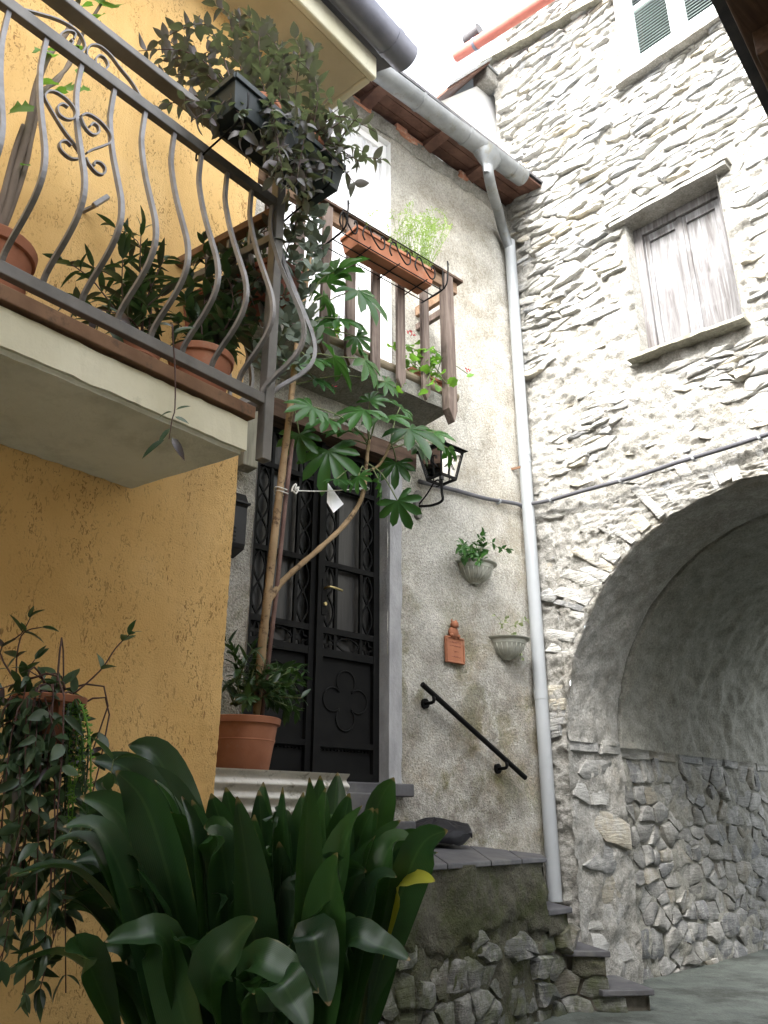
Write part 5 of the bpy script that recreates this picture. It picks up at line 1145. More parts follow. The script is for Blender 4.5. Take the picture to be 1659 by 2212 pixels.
# ================================================================== WOODEN BALCONY
wb = thing('wooden_balcony', D(-0.5, 0.2, 2.8), 'weathered wooden picket balcony on a concrete slab above the iron door', 'balcony')
WO = 0.42; UR = 0.38; UL = -1.9; WZT, WZB = 3.975, 2.86
def slabw(): 
    b = MB(); n = 30; vs = []
    for i in range(n + 1):
        u = UL + (UR - .08 - UL) * i / n; q = .008 * fbm(u * 7, 2, 0, 3)
        vs += [D(u, -.05, 2.80), D(u, WO - .03 + q, 2.83 + q), D(u, WO - .03 + q, 2.94), D(u, -.05, 2.95)]
    b.add(vs, [(4 * i + k, 4 * i + (k + 1) % 4, 4 * i + 4 + (k + 1) % 4, 4 * i + 4 + k) for i in range(n) for k in range(4)] + [(0, 1, 2, 3), tuple(4 * n + k for k in (3, 2, 1, 0))]); return b
slabw().build('slab', MT['vault'], wb)
lg = []
for i in range(13):
    u = UL + (UR + .01 - UL) * i / 12; lg.append(D(u, WO - .045 + .006 * fbm(u * 4, 1, 1, 2), 2.975 + .006 * fbm(u * 4, 5, 1, 2)))
MB().tube(lg, .038, 10).build('edge_log', MT['logwood'], wb, smooth=True)
MB().bar(D(UL, WO, WZT - .05), D(UR, WO, WZT - .05), .04, .10).build('rail', MT['railwood'], wb, bevel=.004)
MB().bar(D(UL, WO + .005, WZT + .012), D(UR + .03, WO + .005, WZT + .012), .11, .024).build('hand_board', MT['beamwood'], wb, bevel=.004)
MB().bar(D(UR - .02, WO - .02, WZT - .05), D(UR - .02, 0, WZT - .05), .04, .09).build('return_rail', MT['railwood'], wb, bevel=.004)
MB().bar(D(UR - .02, WO - .02, WZT - .20), D(UR - .02, 0, WZT - .20), .04, .06).build('return_rail', MT['balwood'], wb, bevel=.004)
MB().bar(D(UR - .05, .12, 2.95), D(UR - .05, .12, WZT - .09), .06, .03, side=dC).build('return_picket', MT['balwood'], wb)
def picket(u, w_, zt, zb, th=.028, off=WO + .034, par=wb):
    m = D.mat(u, off, 0) @ Matrix.Rotation(R(90), 4, 'X')
    MB().prism(m, [(-w_ / 2, zb + .07), (0, zb), (w_ / 2, zb + .07), (w_ / 2, zt), (-w_ / 2, zt)], -th / 2, th / 2).build('picket', MT['balwood'], par, bevel=.003)
for (x, zt, zb) in ((700, 3.96, 2.80), (755, 3.96, 2.80), (810, 3.96, 2.80), (864, 3.96, 2.80), (916, 3.97, 2.80)):
    u = D.px(x, 700, WO + .03)[0]; picket(u, .072, WZT - .01, 2.785)
for k in range(1, 4): picket(-0.905 - .235 * k, .072, WZT - .01, 2.785)
uc = D.px(970, 750, WO + .03)[0]
MB().prism(D.mat(uc, WO + .02, 0) @ Matrix.Rotation(R(90), 4, 'X'), [(-.045, 2.80), (0.01, 2.70), (.045, 2.80), (.045, WZT), (-.045, WZT)], -.035, .035).build('corner_picket', MT['balwood'], wb, bevel=.004)
# wire basket and planter hung on the wooden rail
wbk = trough(D, D.px(775, 520, WO + .22)[0], D.px(940, 590, WO + .22)[0], WO + .20, .17, .12, 0, 'terra', 'terracotta plastic trough in a wire holder on the wooden balcony rail') if 0 else None
u0, z0a = D.px(772, 525, WO + .26); u1, z1a = D.px(940, 598, WO + .26)
zt_b = (z0a + z1a) / 2
wbk = trough(D, u0, u1, WO + .17, .18, .13, zt_b - .03, 'terra', 'terracotta trough in a wire holder hung on the wooden balcony rail')
hk = thing('wire_holder', D((u0 + u1) / 2, WO + .17, zt_b - .05), 'curly black wire holder carrying the terracotta trough on the wooden rail', 'wire holder')
zb2 = zt_b - .036; ua, ub = u0 - .14, u1 + .06
W_ = lambda pts, r_=.0045: MB().tube(pts, r_, 6).build('wire', MT['black'], hk, smooth=True)
for o in (WO + .08, WO + .17, WO + .26): W_([D(ua, o, zb2), D(ub, o, zb2)])
for u in (ua, u0 + .1, (u0 + u1) / 2, u1 - .1, ub): W_([D(u, WO + .05, zb2), D(u, WO + .28, zb2)])
for o in (WO + .28,):
    W_([D(ua, o, zb2 + .17), D(ub, o, zb2 + .17)]); W_([D(ua, o, zb2), D(ua, o, zb2 + .17)]); W_([D(ub, o, zb2), D(ub, o, zb2 + .17)])
for u in (ua, ub): W_(smoothpath([D(u, WO + .06, zb2), D(u, WO + .29, zb2), D(u, WO + .33, zb2 + .12), D(u, WO + .33, zb2 + .20), D(u + .01, WO + .32, zb2 + .215), D(u + .012, WO + .325, zb2 + .19)], 4), .006)
def s_scroll(uc_, w_, o):
    pts = [(-.5, .02), (-.62, .06), (-.5, .13), (-.3, .14), (-.15, .09), (.05, .05), (.3, .02), (.5, .05), (.5, .11), (.38, .13), (.33, .10)]
    W_(smoothpath([D(uc_ + x * w_, o, zb2 + y) for x, y in pts], 4), .0055)
for k in range(3): s_scroll(u0 + (u1 - u0) * (.18 + .33 * k), .17, WO + .285)
s_scroll(ua + .05, .13, WO + .285)
# clay pots standing on the wooden balcony floor
gp = trough(D, -0.03, 0.34, WO - .16, .16, .14, 2.96, 'terra', 'small terracotta trough with geranium on the wooden balcony floor')
sp = pot(D(-0.72, .20, 2.96), .09, .16, 'small terracotta pot on the wooden balcony floor behind the fatsia leaves')
# ================================================================== PLANTS
rp = random.Random(21)
def uvmesh(name, vs, fs, uvs, mat, smooth=True):
    me = bpy.data.meshes.new(name); me.from_pydata([tuple(v) for v in vs], [], fs); me.materials.append(mat)
    l = me.uv_layers.new(name='UVMap'); idx = [vi for p in me.polygons for vi in p.vertices]
    l.data.foreach_set('uv', np.array([uvs[i] for i in idx], dtype=np.float32).ravel())
    if smooth: me.polygons.foreach_set('use_smooth', [True] * len(me.polygons))
    return me
def oval(name, mat, wd, n=5, fold=.25, curl=.25, point=1.0, wave=0.0):
    vs, uv, fs = [], [], []
    for i in range(n + 1):
        t = i / n; w_ = wd * (math.sin(math.pi * min(1, t ** .85)) ** .75) * (1 - .12 * t * point) if 0 < i < n else wd * .03
        z = -curl * t * t; a = wave * math.sin(t * 9)
        vs += [(-w_ / 2, t, z + fold * w_ / 2 + a * w_), (0, t, z), (w_ / 2, t, z + fold * w_ / 2 - a * w_)]; uv += [(0, t), (.5, t), (1, t)]
    for i in range(n):
        a = 3 * i; fs += [(a, a + 1, a + 4, a + 3), (a + 1, a + 2, a + 5, a + 4)]
    return uvmesh(name, vs, fs, uv, mat)
def palmate(name, mat, lobes=8, seed=0):
    r_ = random.Random(seed); vs, uv, fs = [(0, 0, 0)], [(.5, .5)], []
    spread = R(250); angs = [(-.5 + (i + .5) / lobes) * spread for i in range(lobes)]; d = spread / lobes
    for i, a in enumerate(angs):
        L = 1.0 - .42 * abs(a) / (spread / 2) + r_.uniform(-.06, .06); dr = r_.uniform(.15, .4)
        def P_(r0, an, k=0.0): return (r0 * math.sin(an), r0 * math.cos(an) + .0, -dr * (r0 ** 2) + k)
        b = len(vs)
        vs += [P_(.40, a - d * .5, .03), P_(L * .64, a - d * .42, .05), P_(L * .86, a - d * .27, .03), P_(L, a, -.03), P_(L * .84, a + d * .28, .03), P_(L * .62, a + d * .42, .05), P_(.40, a + d * .5, .03), P_(L * .62, a, -.03)]
        uv += [(.5 + .5 * v[0], .5 + .5 * v[1]) for v in vs[b:]]
        fs += [(0, b, b + 1, b + 7), (b + 7, b + 1, b + 2), (b + 7, b + 2, b + 3), (b + 7, b + 3, b + 4), (b + 7, b + 4, b + 5), (0, b + 7, b + 5, b + 6)]
    return uvmesh(name, vs, fs, uv, mat)
def roundleaf(name, mat, n=14, seed=0, lob=.12):
    r_ = random.Random(seed); vs, uv, fs = [(0, .12, 0)], [(.5, .5)], []
    for i in range(n + 1):
        a = R(-165 + 330 * i / n); q = 1 + lob * math.cos(i * math.pi) + r_.uniform(-.05, .05); rr = .5 * q
        vs.append((rr * math.sin(a), .45 + rr * math.cos(a), .10 * math.cos(2 * a) + r_.uniform(-.03, .03))); uv.append((.5 + .5 * math.sin(a), .5 + .5 * math.cos(a)))
    fs = [(0, i + 1, i + 2) for i in range(n)]
    return uvmesh(name, vs, fs, uv, mat)
def rosette(name, mat, k=11):
    m = MB()
    for i in range(k):
        a = i * 2.399; el = .25 + 1.0 * i / k; L = 1.0 - .5 * i / k
        dx = Vector((math.cos(a) * math.cos(el), math.sin(a) * math.cos(el), math.sin(el))); sd_ = dx.cross(Vector((0, 0, 1))).normalized(); nn = sd_.cross(dx)
        b = len(m.v); c = dx * .1
        m.v += [c, c + dx * L * .45 + sd_ * .17 - nn * .03, c + dx * L * .85 + sd_ * .15, c + dx * L, c + dx * L * .85 - sd_ * .15, c + dx * L * .45 - sd_ * .17 - nn * .03, c + dx * L * .6 + nn * .05, c + dx * L * .6 - nn * .10]
        for t_ in (6, 7):
            o = [0, 1, 2, 3, 4, 5]
            for j in range(6): m.f.append((b + o[j], b + o[(j + 1) % 6], b + t_))
    return uvmesh(name, m.v, m.f, [(.5, .5)] * len(m.v), mat)
LM = {k: [oval(k + '_blade', MT[mt], w_, 5, f_, c_, 1.0, wv) for (w_, f_, c_, wv) in vv] for k, mt, vv in (
    ('purple', 'l_purple', ((.60, .3, .2, 0), (.54, .35, .35, .05), (.66, .2, .12, 0), (.46, .5, .5, .05))),
    ('trail', 'l_trail', ((.46, .3, .25, 0), (.40, .35, .45, .05), (.52, .2, .12, 0), (.36, .5, .6, .05))),
    ('lance', 'l_trail', ((.30, .3, .2, 0), (.34, .3, .4, .04), (.27, .4, .5, 0))),
    ('pitto', 'l_pitto', ((.34, .25, .2, 0), (.38, .2, .3, 0))),
    ('urn', 'l_fatsia', ((.62, .2, .2, 0), (.55, .3, .35, 0))),
    ('vari', 'l_vari', ((.6, .2, .2, 0),)),
    ('petal', 'petal', ((.6, .2, .4, 0),)))}
LM['fatsia'] = [palmate('fatsia_blade', MT['l_fatsia'], n, i) for i, n in enumerate((8, 7, 8, 7))]
LM['geran'] = [roundleaf('geranium_blade', MT['l_geran'], 14, i) for i in range(3)]
LM['succ'] = [rosette('rosette_blades', MT['l_succ'], k) for k in (9, 12)]
def leafmat4(pos, d, up, size, wx=1.0):
    y = d.normalized(); x = y.cross(up); x = x.normalized() if x.length > 1e-4 else y.orthogonal().normalized(); z = x.cross(y)
    m = Matrix.Identity(4); m.col[0][:3] = x * size * wx; m.col[1][:3] = y * size; m.col[2][:3] = z * size; m.translation = pos; return m
def rv(s=1.0): return Vector((rp.gauss(0, s), rp.gauss(0, s), rp.gauss(0, s)))
UPV = Vector((0, 0, 1))
def put_leaf(par, kind, pos, d, up, size, name='leaf', wx=1.0): return place(name, rp.choice(LM[kind]), leafmat4(pos, d, up, size, wx), par)
def curve(base, tip, lift=.25, wander=.06, n=8):
    L = (tip - base).length; mid = base.lerp(tip, .45) + UPV * lift * L + rv(wander * L)
    return smoothpath([base, mid, tip], n // 2)
cnt = {}; heap = {}
def spare(par, kind, M):
    me = rp.choice(LM[kind]); h = heap.setdefault(par.name, (par, MB(), me.materials[0]))[1]; b = len(h.v)
    h.v += [M @ v.co for v in me.vertices]; h.f += [tuple(i + b for i in p.vertices) for p in me.polygons]
def leafy(par, pts, kind, size, space, r0=.004, mt='stem', start=.2, ang=.95, tipn=3, cap=290, opp=True):
    L = [0.0]
    for a, b in zip(pts, pts[1:]): L.append(L[-1] + (b - a).length)
    T = L[-1]; n = len(pts)
    MB().tube(pts, [r0 * (1 - .55 * i / (n - 1)) for i in range(n)], 5).build('stem', MT[mt], par, smooth=True)
    def atl(s):
        for i in range(n - 1):
            if L[i + 1] >= s: f = (s - L[i]) / max(1e-6, L[i + 1] - L[i]); return pts[i].lerp(pts[i + 1], f), (pts[i + 1] - pts[i]).normalized()
        return pts[-1], (pts[-1] - pts[-2]).normalized()
    s = T * start; ph = rp.uniform(0, 6)
    while s < T:
        p, t = atl(s); x = t.orthogonal().normalized(); y = t.cross(x)
        for k in ((0, math.pi) if opp else (0,)):
            a = ph + k + rp.uniform(-.3, .3); out_ = x * math.cos(a) + y * math.sin(a)
            d = (t * math.cos(ang) + out_ * math.sin(ang) + rv(.12)); up = (UPV * .9 - out_ * .2 + t * .5 + rv(.25))
            sz_ = size * rp.uniform(.6, 1.15); wx_ = rp.uniform(.8, 1.1)
            if cnt.get(par.name, 0) >= cap: spare(par, kind, leafmat4(p, d, up, sz_, wx_)); continue
            put_leaf(par, kind, p, d, up, sz_, wx=wx_); cnt[par.name] = cnt.get(par.name, 0) + 1
        ph += math.pi / 2 + rp.uniform(-.3, .3); s += space * rp.uniform(.7, 1.3)
    for k in range(tipn if cnt.get(par.name, 0) < cap + 5 else 0):
        p, t = atl(T); put_leaf(par, kind, p, t + rv(.35), UPV + rv(.4), size * rp.uniform(.55, .9)); cnt[par.name] = cnt.get(par.name, 0) + 1
def plant(name, loc, lab, cat='plant', group=None): return thing(name, loc, lab, cat, group)

def bo(x, y, off): u, z = B.px(x, y, off); return B(u, off, z)
# ---- bush in the railing box
pl = plant('purple_bush', B(.05, .14, ZS + .15), 'dark purple green leafy bush spilling out of the green railing box')
tips = []
for i in range(34):
    a = rp.uniform(0, 2 * math.pi); q = rp.uniform(.35, 1) ** .6
    tips.append((485 + 175 * q * math.cos(a), 130 + 130 * q * math.sin(a)))
for i in range(32):
    a = rp.uniform(0, 2 * math.pi); q = rp.uniform(.2, 1) ** .6
    tips.append((680 + 120 * q * math.cos(a), 310 + 105 * q * math.sin(a)))
tips += [(828, 345), (812, 285), (765, 395), (742, 360), (722, 200), (700, 260), (655, 440), (690, 310), (590, 390), (640, 350), (600, 300), (345, 220), (330, 250), (300, 110), (620, 420), (790, 330), (560, 270), (650, 250), (660, 120), (680, 100)]
tips += [(450, 262), (520, 305), (575, 335), (470, 215), (540, 240), (610, 370), (395, 215), (500, 270), (430, 225), (640, 395), (420, 245), (480, 285), (545, 318), (600, 350), (560, 290), (500, 235), (440, 275), (425, 232), (412, 262), (445, 245), (465, 262), (530, 345), (590, 300), (660, 400)]
for (x, y) in tips:
    tip = at(x, y, 2.42 + rp.uniform(-.14, .16) - (.20 if y > 205 and x < 665 else 0)); u = min(.33, max(-.21, (tip - B(0, 0, 0)).dot(dA) * .5 + rp.uniform(-.12, .12)))
    base = B(u if x < 620 else rp.uniform(-.22, -.05), .14 + rp.uniform(-.05, .05), ZS + .15); leafy(pl, curve(base, tip, .12 if y < 260 else .35, .07), 'purple', .058, .050, .0030, start=.22)
# ---- pots behind the bars
pl = plant('purple_plant', p_main.location + Vector((0, 0, .19)), 'purple green leafy plant in the biggest terracotta pot behind the railing bars')
for (x, y) in ((410, 600), (470, 560), (520, 620), (540, 700), (500, 760), (450, 640), (430, 690), (560, 560), (480, 690), (400, 650), (530, 540), (590, 640), (560, 740), (440, 520), (385, 700), (510, 670)):
    tip = bo(x, y, rp.uniform(-.42, -.04)); leafy(pl, curve(p_main.location + Vector((rp.uniform(-.05, .05), rp.uniform(-.05, .05), .19)), tip, .15), 'trail', .085, .055, .0035, start=.15)
pth = [bo(x, y, .05 if y > 690 else -.02) for x, y in ((372, 700), (374, 740), (378, 800), (378, 880), (372, 905), (368, 930), (365, 948))]
leafy(pl, smoothpath(pth, 3), 'lance', .075, .5, .003, start=2, tipn=0)
for (x, y, dx, dy, s_) in ((372, 705, -.6, .2, .07), (374, 720, .8, .5, .07), (380, 885, .8, .3, .045), (372, 890, -.9, -.1, .04), (368, 925, -.5, -.8, .065), (378, 900, .9, -.4, .05), (355, 950, -.75, -.65, .085), (372, 945, .55, -.85, .085)):
    put_leaf(pl, 'lance', bo(x, y, .052), Vector((dx, -.15, dy)), Vector((0, -.9, .5)), s_)
pl = plant('lance_plant', p_two.location + Vector((0, 0, .14)), 'narrow leaved dark plant in the smaller terracotta pot behind the railing')
for (x, y) in ((135, 560), (185, 570), (245, 490), (305, 500), (265, 560), (160, 660), (240, 660), (320, 590), (300, 640), (345, 640), (210, 700), (355, 560)):
    tip = bo(x, y, rp.uniform(-.42, -.04)); leafy(pl, curve(p_two.location + Vector((rp.uniform(-.04, .04), rp.uniform(-.04, .04), .13)), tip, .18), 'lance', .10, .05, .0035, start=.2, ang=1.0)
# ---- plants in the end trough
pl = plant('trough_plant', RT(.28, .11, ZS - .22), 'dark leafy plant growing out of the brown trough at the balcony end')
for (x, y) in ((430, 560), (460, 590), (500, 545), (540, 500), (585, 480), (610, 460), (620, 520), (560, 610), (600, 590), (640, 480), (655, 450), (470, 640), (520, 640)):
    tip = at(x, y, 2.62 + rp.uniform(-.1, .1)); leafy(pl, curve(RT(rp.uniform(.06, .5), .11, ZS - .23), tip, .2), 'purple', .070, .04, .003, start=.2)
# ---- succulent climbing at the post
pl = plant('succulent', Vector((cpt.x + .03, cpt.y + .12, ZF)), 'grey green fleshy succulent trailing around the balcony corner post')
path = [at(x, y, 2.70) for x, y in ((585, 830), (600, 760), (625, 690), (650, 620), (668, 540), (672, 490))]
MB().tube(smoothpath(path, 4), .009, 7).build('stem', MT['gstem'], pl, smooth=True)
for (x, y) in ((690, 470), (668, 468), (685, 500), (692, 530), (665, 545), (690, 560), (682, 590), (660, 600), (640, 605), (612, 640), (640, 660), (600, 690), (625, 700), (655, 690), (640, 735), (600, 745), (618, 780), (575, 800), (560, 770), (640, 790), (590, 640), (605, 590), (660, 640), (580, 700), (672, 745), (600, 815), (630, 565), (655, 510)):
    p = at(x, y, 2.70 + rp.uniform(-.06, .07)); d = Vector((rp.uniform(-.3, .8), -1, rp.uniform(-.2, .8)))
    m = leafmat4(p, d.orthogonal(), d.normalized(), .075 * rp.uniform(.75, 1.25)); place('rosette', rp.choice(LM['succ']), m, pl)
# ---- woody plant in the big left pot
pl = plant('woody_geranium', p_left.location + Vector((0, 0, .3)), 'old woody geranium with lobed bright leaves at the upper left')
for path, r0 in ((((-18, 530), (15, 450), (35, 370), (62, 270), (78, 190), (105, 120), (150, 60), (175, -20)), .016), (((-8, 530), (25, 450), (55, 360), (70, 290), (95, 200), (150, 140), (180, 70), (205, 30), (230, -10)), .010), (((-20, 520), (5, 430), (30, 330), (50, 270)), .012), (((60, 280), (90, 200), (125, 175), (150, 130)), .009)):
    pts = smoothpath([bo(x, y, -.25) for i, (x, y) in enumerate(path)], 5); MB().tube(pts, [r0 * (1 - .5 * i / len(pts)) for i in range(len(pts))], 8).build('stem', MT['woodstem'], pl, smooth=True)
for (x, y, s_) in ((262, 25, .085), (205, 10, .07), (245, 0, .06), (222, 45, .05), (212, 62, .055), (85, 118, .06), (128, 132, .05), (178, 157, .05), (158, 195, .045), (176, 200, .04), (48, 237, .065), (115, 212, .05), (200, 115, .05), (62, 368, .025), (190, -5, .08), (110, 195, .05), (172, 28, .05)):
    k = s_ ; put_leaf(pl, 'geran', bo(x, y - 12, -.22), Vector((rp.uniform(-.6, .6), -.25, -.6 + rp.uniform(-.3, .5))), Vector((0, -.8, .7)) + rv(.25), s_ * 1.25)
# ---- fatsia in front of the door
pl = plant('fatsia', D(*(lambda q: (q[0], .42, .24))(D.px(547, 1675, .42))), 'tall fatsia with pale bare stems tied up in front of the iron door')
def dp_(x, y, off): u, z = D.px(x, y, off); return D(u, off, z)
def trunk(pxs, r0, r1, name='trunk', mt='bark', n=5, s_=10):
    pts = smoothpath([dp_(*q) for q in pxs], n); m = len(pts)
    MB().tube(pts, [(r0 + (r1 - r0) * i / m) * (1 + .13 * (i % 3 == 0) + rp.uniform(-.05, .05)) for i in range(m)], s_).build(name, MT[mt], pl, smooth=True); return pts
trunk(((549, 1676, .42), (556, 1560, .44), (566, 1400, .47), (577, 1300, .50), (596, 1130, .53), (612, 1000, .56), (626, 890, .60), (640, 760, .62), (662, 600, .62), (672, 545, .62)), .025, .015)
trunk(((577, 1305, .50), (605, 1262, .50), (640, 1228, .50), (690, 1185, .52), (740, 1138, .55), (772, 1095, .57), (785, 1062, .58), (789, 1030, .58), (793, 985, .58), (797, 950, .58)), .017, .011)
trunk(((792, 1018, .58), (815, 1008, .60), (832, 985, .62), (842, 960, .62)), .009, .007)
LF = [  # leaf centre px, half span px, petiole root px, off
 (735, 575, 78, (668, 640), .72), (712, 600, 50, (668, 650), .60), (790, 640, 82, (665, 690), .75), (705, 650, 55, (655, 700), .66), (745, 690, 66, (650, 720), .70), (690, 700, 60, (648, 730), .62), (775, 735, 40, (650, 730), .70),
 (665, 775, 70, (640, 780), .70), (735, 785, 82, (640, 790), .72), (800, 790, 70, (640, 800), .75), (690, 820, 55, (635, 810), .66), (840, 830, 40, (640, 830), .72),
 (665, 880, 62, (797, 955), .75), (700, 905, 55, (797, 955), .66), (775, 890, 72, (797, 955), .72), (835, 900, 70, (800, 950), .75), (900, 935, 88, (842, 965), .78), (950, 935, 48, (842, 965), .60), (905, 968, 50, (842, 965), .70), (970, 975, 40, (842, 970), .62), (740, 930, 60, (795, 960), .62), (855, 1010, 55, (842, 965), .62), (690, 985, 90, (795, 960), .52), (865, 1095, 62, (792, 1000), .66), (822, 1050, 45, (790, 1020), .66), (730, 1035, 42, (790, 1020), .66), (775, 1035, 40, (790, 1020), .66), (645, 950, 60, (628, 880), .56), (805, 860, 45, (797, 955), .66), (870, 880, 45, (842, 965), .62)]
for (x, y, h, (rx, ry), off) in LF:
    c = dp_(x, y, off); r0_ = dp_(rx, ry, .58 if ry > 850 else .60); size = h / 1750 * (c - co.location).length * 1.0
    dirp = (c - r0_); side_ = Vector((dirp.x, dirp.y, dirp.z * .3)); dd = (dirp.normalized() * .6 + Vector((0, 0, -.35)) + rv(.22)).normalized()
    base = c - dd * size * .25
    MB().tube(smoothpath([r0_, r0_.lerp(base, .5) + UPV * .05, base], 4), [.005] * 4 + [.0042] * 5, 5).build('petiole', MT['gstem'], pl, smooth=True)
    up = UPV * .75 + Vector((-c.x, -c.y, 0)).normalized() * .65 + rv(.25)
    if (x, y) in ((690, 985), (645, 950)): dd = Vector((.15, -.1, -1)); up = Vector((0, -1, .3))
    place('leaf', rp.choice(LM['fatsia']), leafmat4(base, dd, up, size * 1.12), pl)
# stake, string and paper tied to it
sk = MB().tube([dp_(552, 1660, .455), dp_(596, 1290, .50), dp_(616, 1090, .53), dp_(632, 950, .56)], .0125, 7).build('support_stake', MT['stake'], smooth=True)
tag(sk, 'brown stake standing beside the bare fatsia trunk before the door', 'stake')
sg = thing('string', dp_(620, 1060, .55), 'white string tied from the fatsia trunk to its branch', 'string')
MB().tube(smoothpath([dp_(636, 1060, .56), dp_(700, 1061, .57), dp_(786, 1055, .595)], 5), .0035, 5).build('line', MT['string'], sg, smooth=True)
for (x, y) in ((606, 1058), (608, 1066)):
    c = dp_(x, y, .54); MB().tube([c + Vector((.036 * math.cos(a), .036 * math.sin(a), .006 * math.sin(a * 2))) for a in [2 * math.pi * i / 14 for i in range(15)]], .0032, 5).build('loop', MT['string'], sg, smooth=True)
MB().tube(smoothpath([dp_(630, 1062, .57), dp_(634, 1050, .57), dp_(640, 1046, .57), dp_(637, 1058, .57), dp_(645, 1052, .57), dp_(640, 1066, .57), dp_(632, 1060, .575)], 4), .005, 5).build('knot', MT['string'], sg, smooth=True)
c = dp_(787, 1056, .585); MB().tube([c + Vector((.03 * math.cos(a), .03 * math.sin(a), 0)) for a in [2 * math.pi * i / 14 for i in range(15)]], .0032, 5).build('loop', MT['string'], sg, smooth=True)
b = MB(); q4 = [dp_(708, 1043, .565), dp_(742, 1089, .59), dp_(720, 1108, .60), dp_(706, 1085, .575)]
b.add(q4 + [p + nC * .002 for p in q4], [(0, 1, 2, 3), (7, 6, 5, 4)] + [(i, (i + 1) % 4, 4 + (i + 1) % 4, 4 + i) for i in range(4)]); tag(b.build('paper_note', MT['paper']), 'blank white paper note hanging on the string before the door', 'note')
# ---- glossy shrub in the pot by the door
pl = plant('glossy_shrub', dpot + Vector((0, 0, .3)), 'glossy dark green shrub in the big pot beside the iron door')
for i in range(34):
    x, y = rp.uniform(482, 655), rp.uniform(1375, 1545); 
    if x > 600 and y < 1420: y += 60
    tip = dp_(x, y, .42 + rp.uniform(-.2, .25)); leafy(pl, curve(dpot + Vector((rp.uniform(-.06, .06), rp.uniform(-.06, .06), .33)), tip, .12), 'pitto', .085, .035, .005, 'gstem', start=.4, ang=.8, tipn=4, opp=True)
# ---- wall planters
pl = plant('planter_plant', D(ur1[1], .08, ur1[2] + ur1[3] * .85), 'small glossy round leaved plant in the upper wall planter')
for i in range(11):
    x, y = rp.uniform(985, 1050), rp.uniform(1155, 1215); tip = dp_(x, y, .10 + rp.uniform(0, .14)); leafy(pl, curve(D(ur1[1] + rp.uniform(-.05, .05), .07, ur1[2] + ur1[3] * .86), tip, .3), 'urn', .065, .035, .003, 'gstem', start=.35, ang=1.0)
leafy(pl, smoothpath([dp_(1035, 1190, .12), dp_(1060, 1172, .13), dp_(1075, 1182, .13), dp_(1096, 1188, .13)], 4), 'urn', .065, .05, .003, 'gstem', start=.5, ang=1.1)
pl = plant('pale_trailer', D(ur2[1], .08, ur2[2] + ur2[3] * .85), 'sparse pale flowering trailer in the lower wall planter')
for path in (((1085, 1360), (1080, 1340), (1070, 1330)), ((1090, 1360), (1115, 1375), (1125, 1400), (1128, 1420)), ((1100, 1355), (1125, 1345), (1140, 1340)), ((1080, 1360), (1095, 1335))):
    leafy(pl, smoothpath([dp_(x, y, .12) for x, y in path], 4), 'vari', .04, .045, .002, 'gstem', start=.3, ang=1.1)
# ---- wooden balcony plants
pl = plant('geranium', D(.16, WO - .16, 3.1), 'green geranium with small red flowers on the wooden balcony floor')
for i in range(26):
    x, y = rp.uniform(835, 1025), rp.uniform(745, 855)
    if x > 960: y = rp.uniform(765, 850)
    tip = dp_(x, y, WO + rp.uniform(-.25, .15)); pts = curve(D(rp.uniform(0, .3), WO - .16, 3.08), tip, .3); MB().tube(pts, .003, 5).build('stem', MT['gstem'], pl, smooth=True)
    for k in range(3): put_leaf(pl, 'geran', pts[-1 - 2 * k] + rv(.01), Vector((rp.uniform(-1, 1), -.5, rp.uniform(-.5, .5))), Vector((0, -.6, .8)) + rv(.3), .075 * rp.uniform(.7, 1.2))
for (x, y) in ((893, 722), (882, 715), (1010, 800), (838, 815), (720, 832)):
    p = dp_(x, y, WO); 
    for k in range(5): put_leaf(pl, 'petal', p + rv(.006), rv(1), rv(1), .022, 'petal')
pl = plant('small_balcony_plant', D(-.72, .2, 3.12), 'small bright green plant in the pot behind the fatsia leaves')
for i in range(9):
    tip = dp_(rp.uniform(690, 740), rp.uniform(680, 735), rp.uniform(.15, .35)); pts = curve(D(-.72, .2, 3.1), tip, .2); MB().tube(pts, .003, 5).build('stem', MT['gstem'], pl)
    for k in range(3): put_leaf(pl, 'geran', pts[-1 - k] + rv(.01), rv(1), UPV + rv(.4), .05)
pl = plant('wispy_plant', D((u0 + u1) / 2, WO + .17, zt_b + .09), 'wispy light green plant in the terracotta trough on the wooden rail')
for i in range(60):
    x, y = rp.gauss(893, 32), rp.uniform(440, 500)
    if i % 4 == 0: x, y = rp.uniform(900, 965), rp.uniform(470, 525)
    tip = dp_(x, y, WO + .17 + rp.uniform(-.1, .14)); base = D(min(u1 - .03, max(u0 + .12, D.px(x, y, WO + .17)[0] + rp.uniform(-.1, .1))), WO + .17, zt_b + .085); pts = curve(base, tip, .2, .12, 8)
    m = MB(); m.tube(pts, .0016, 4)
    for p in pts[2:]:
        for k in range(4):
            d = rv(1).normalized() * rp.uniform(.012, .024); s_ = d.cross(rv(1)).normalized() * .0045; q = p + rv(.008); m.add([q, q + d * .5 + s_, q + d, q + d * .5 - s_], [(0, 1, 2, 3)])
    m.build('sprig', MT['l_wisp'], pl)
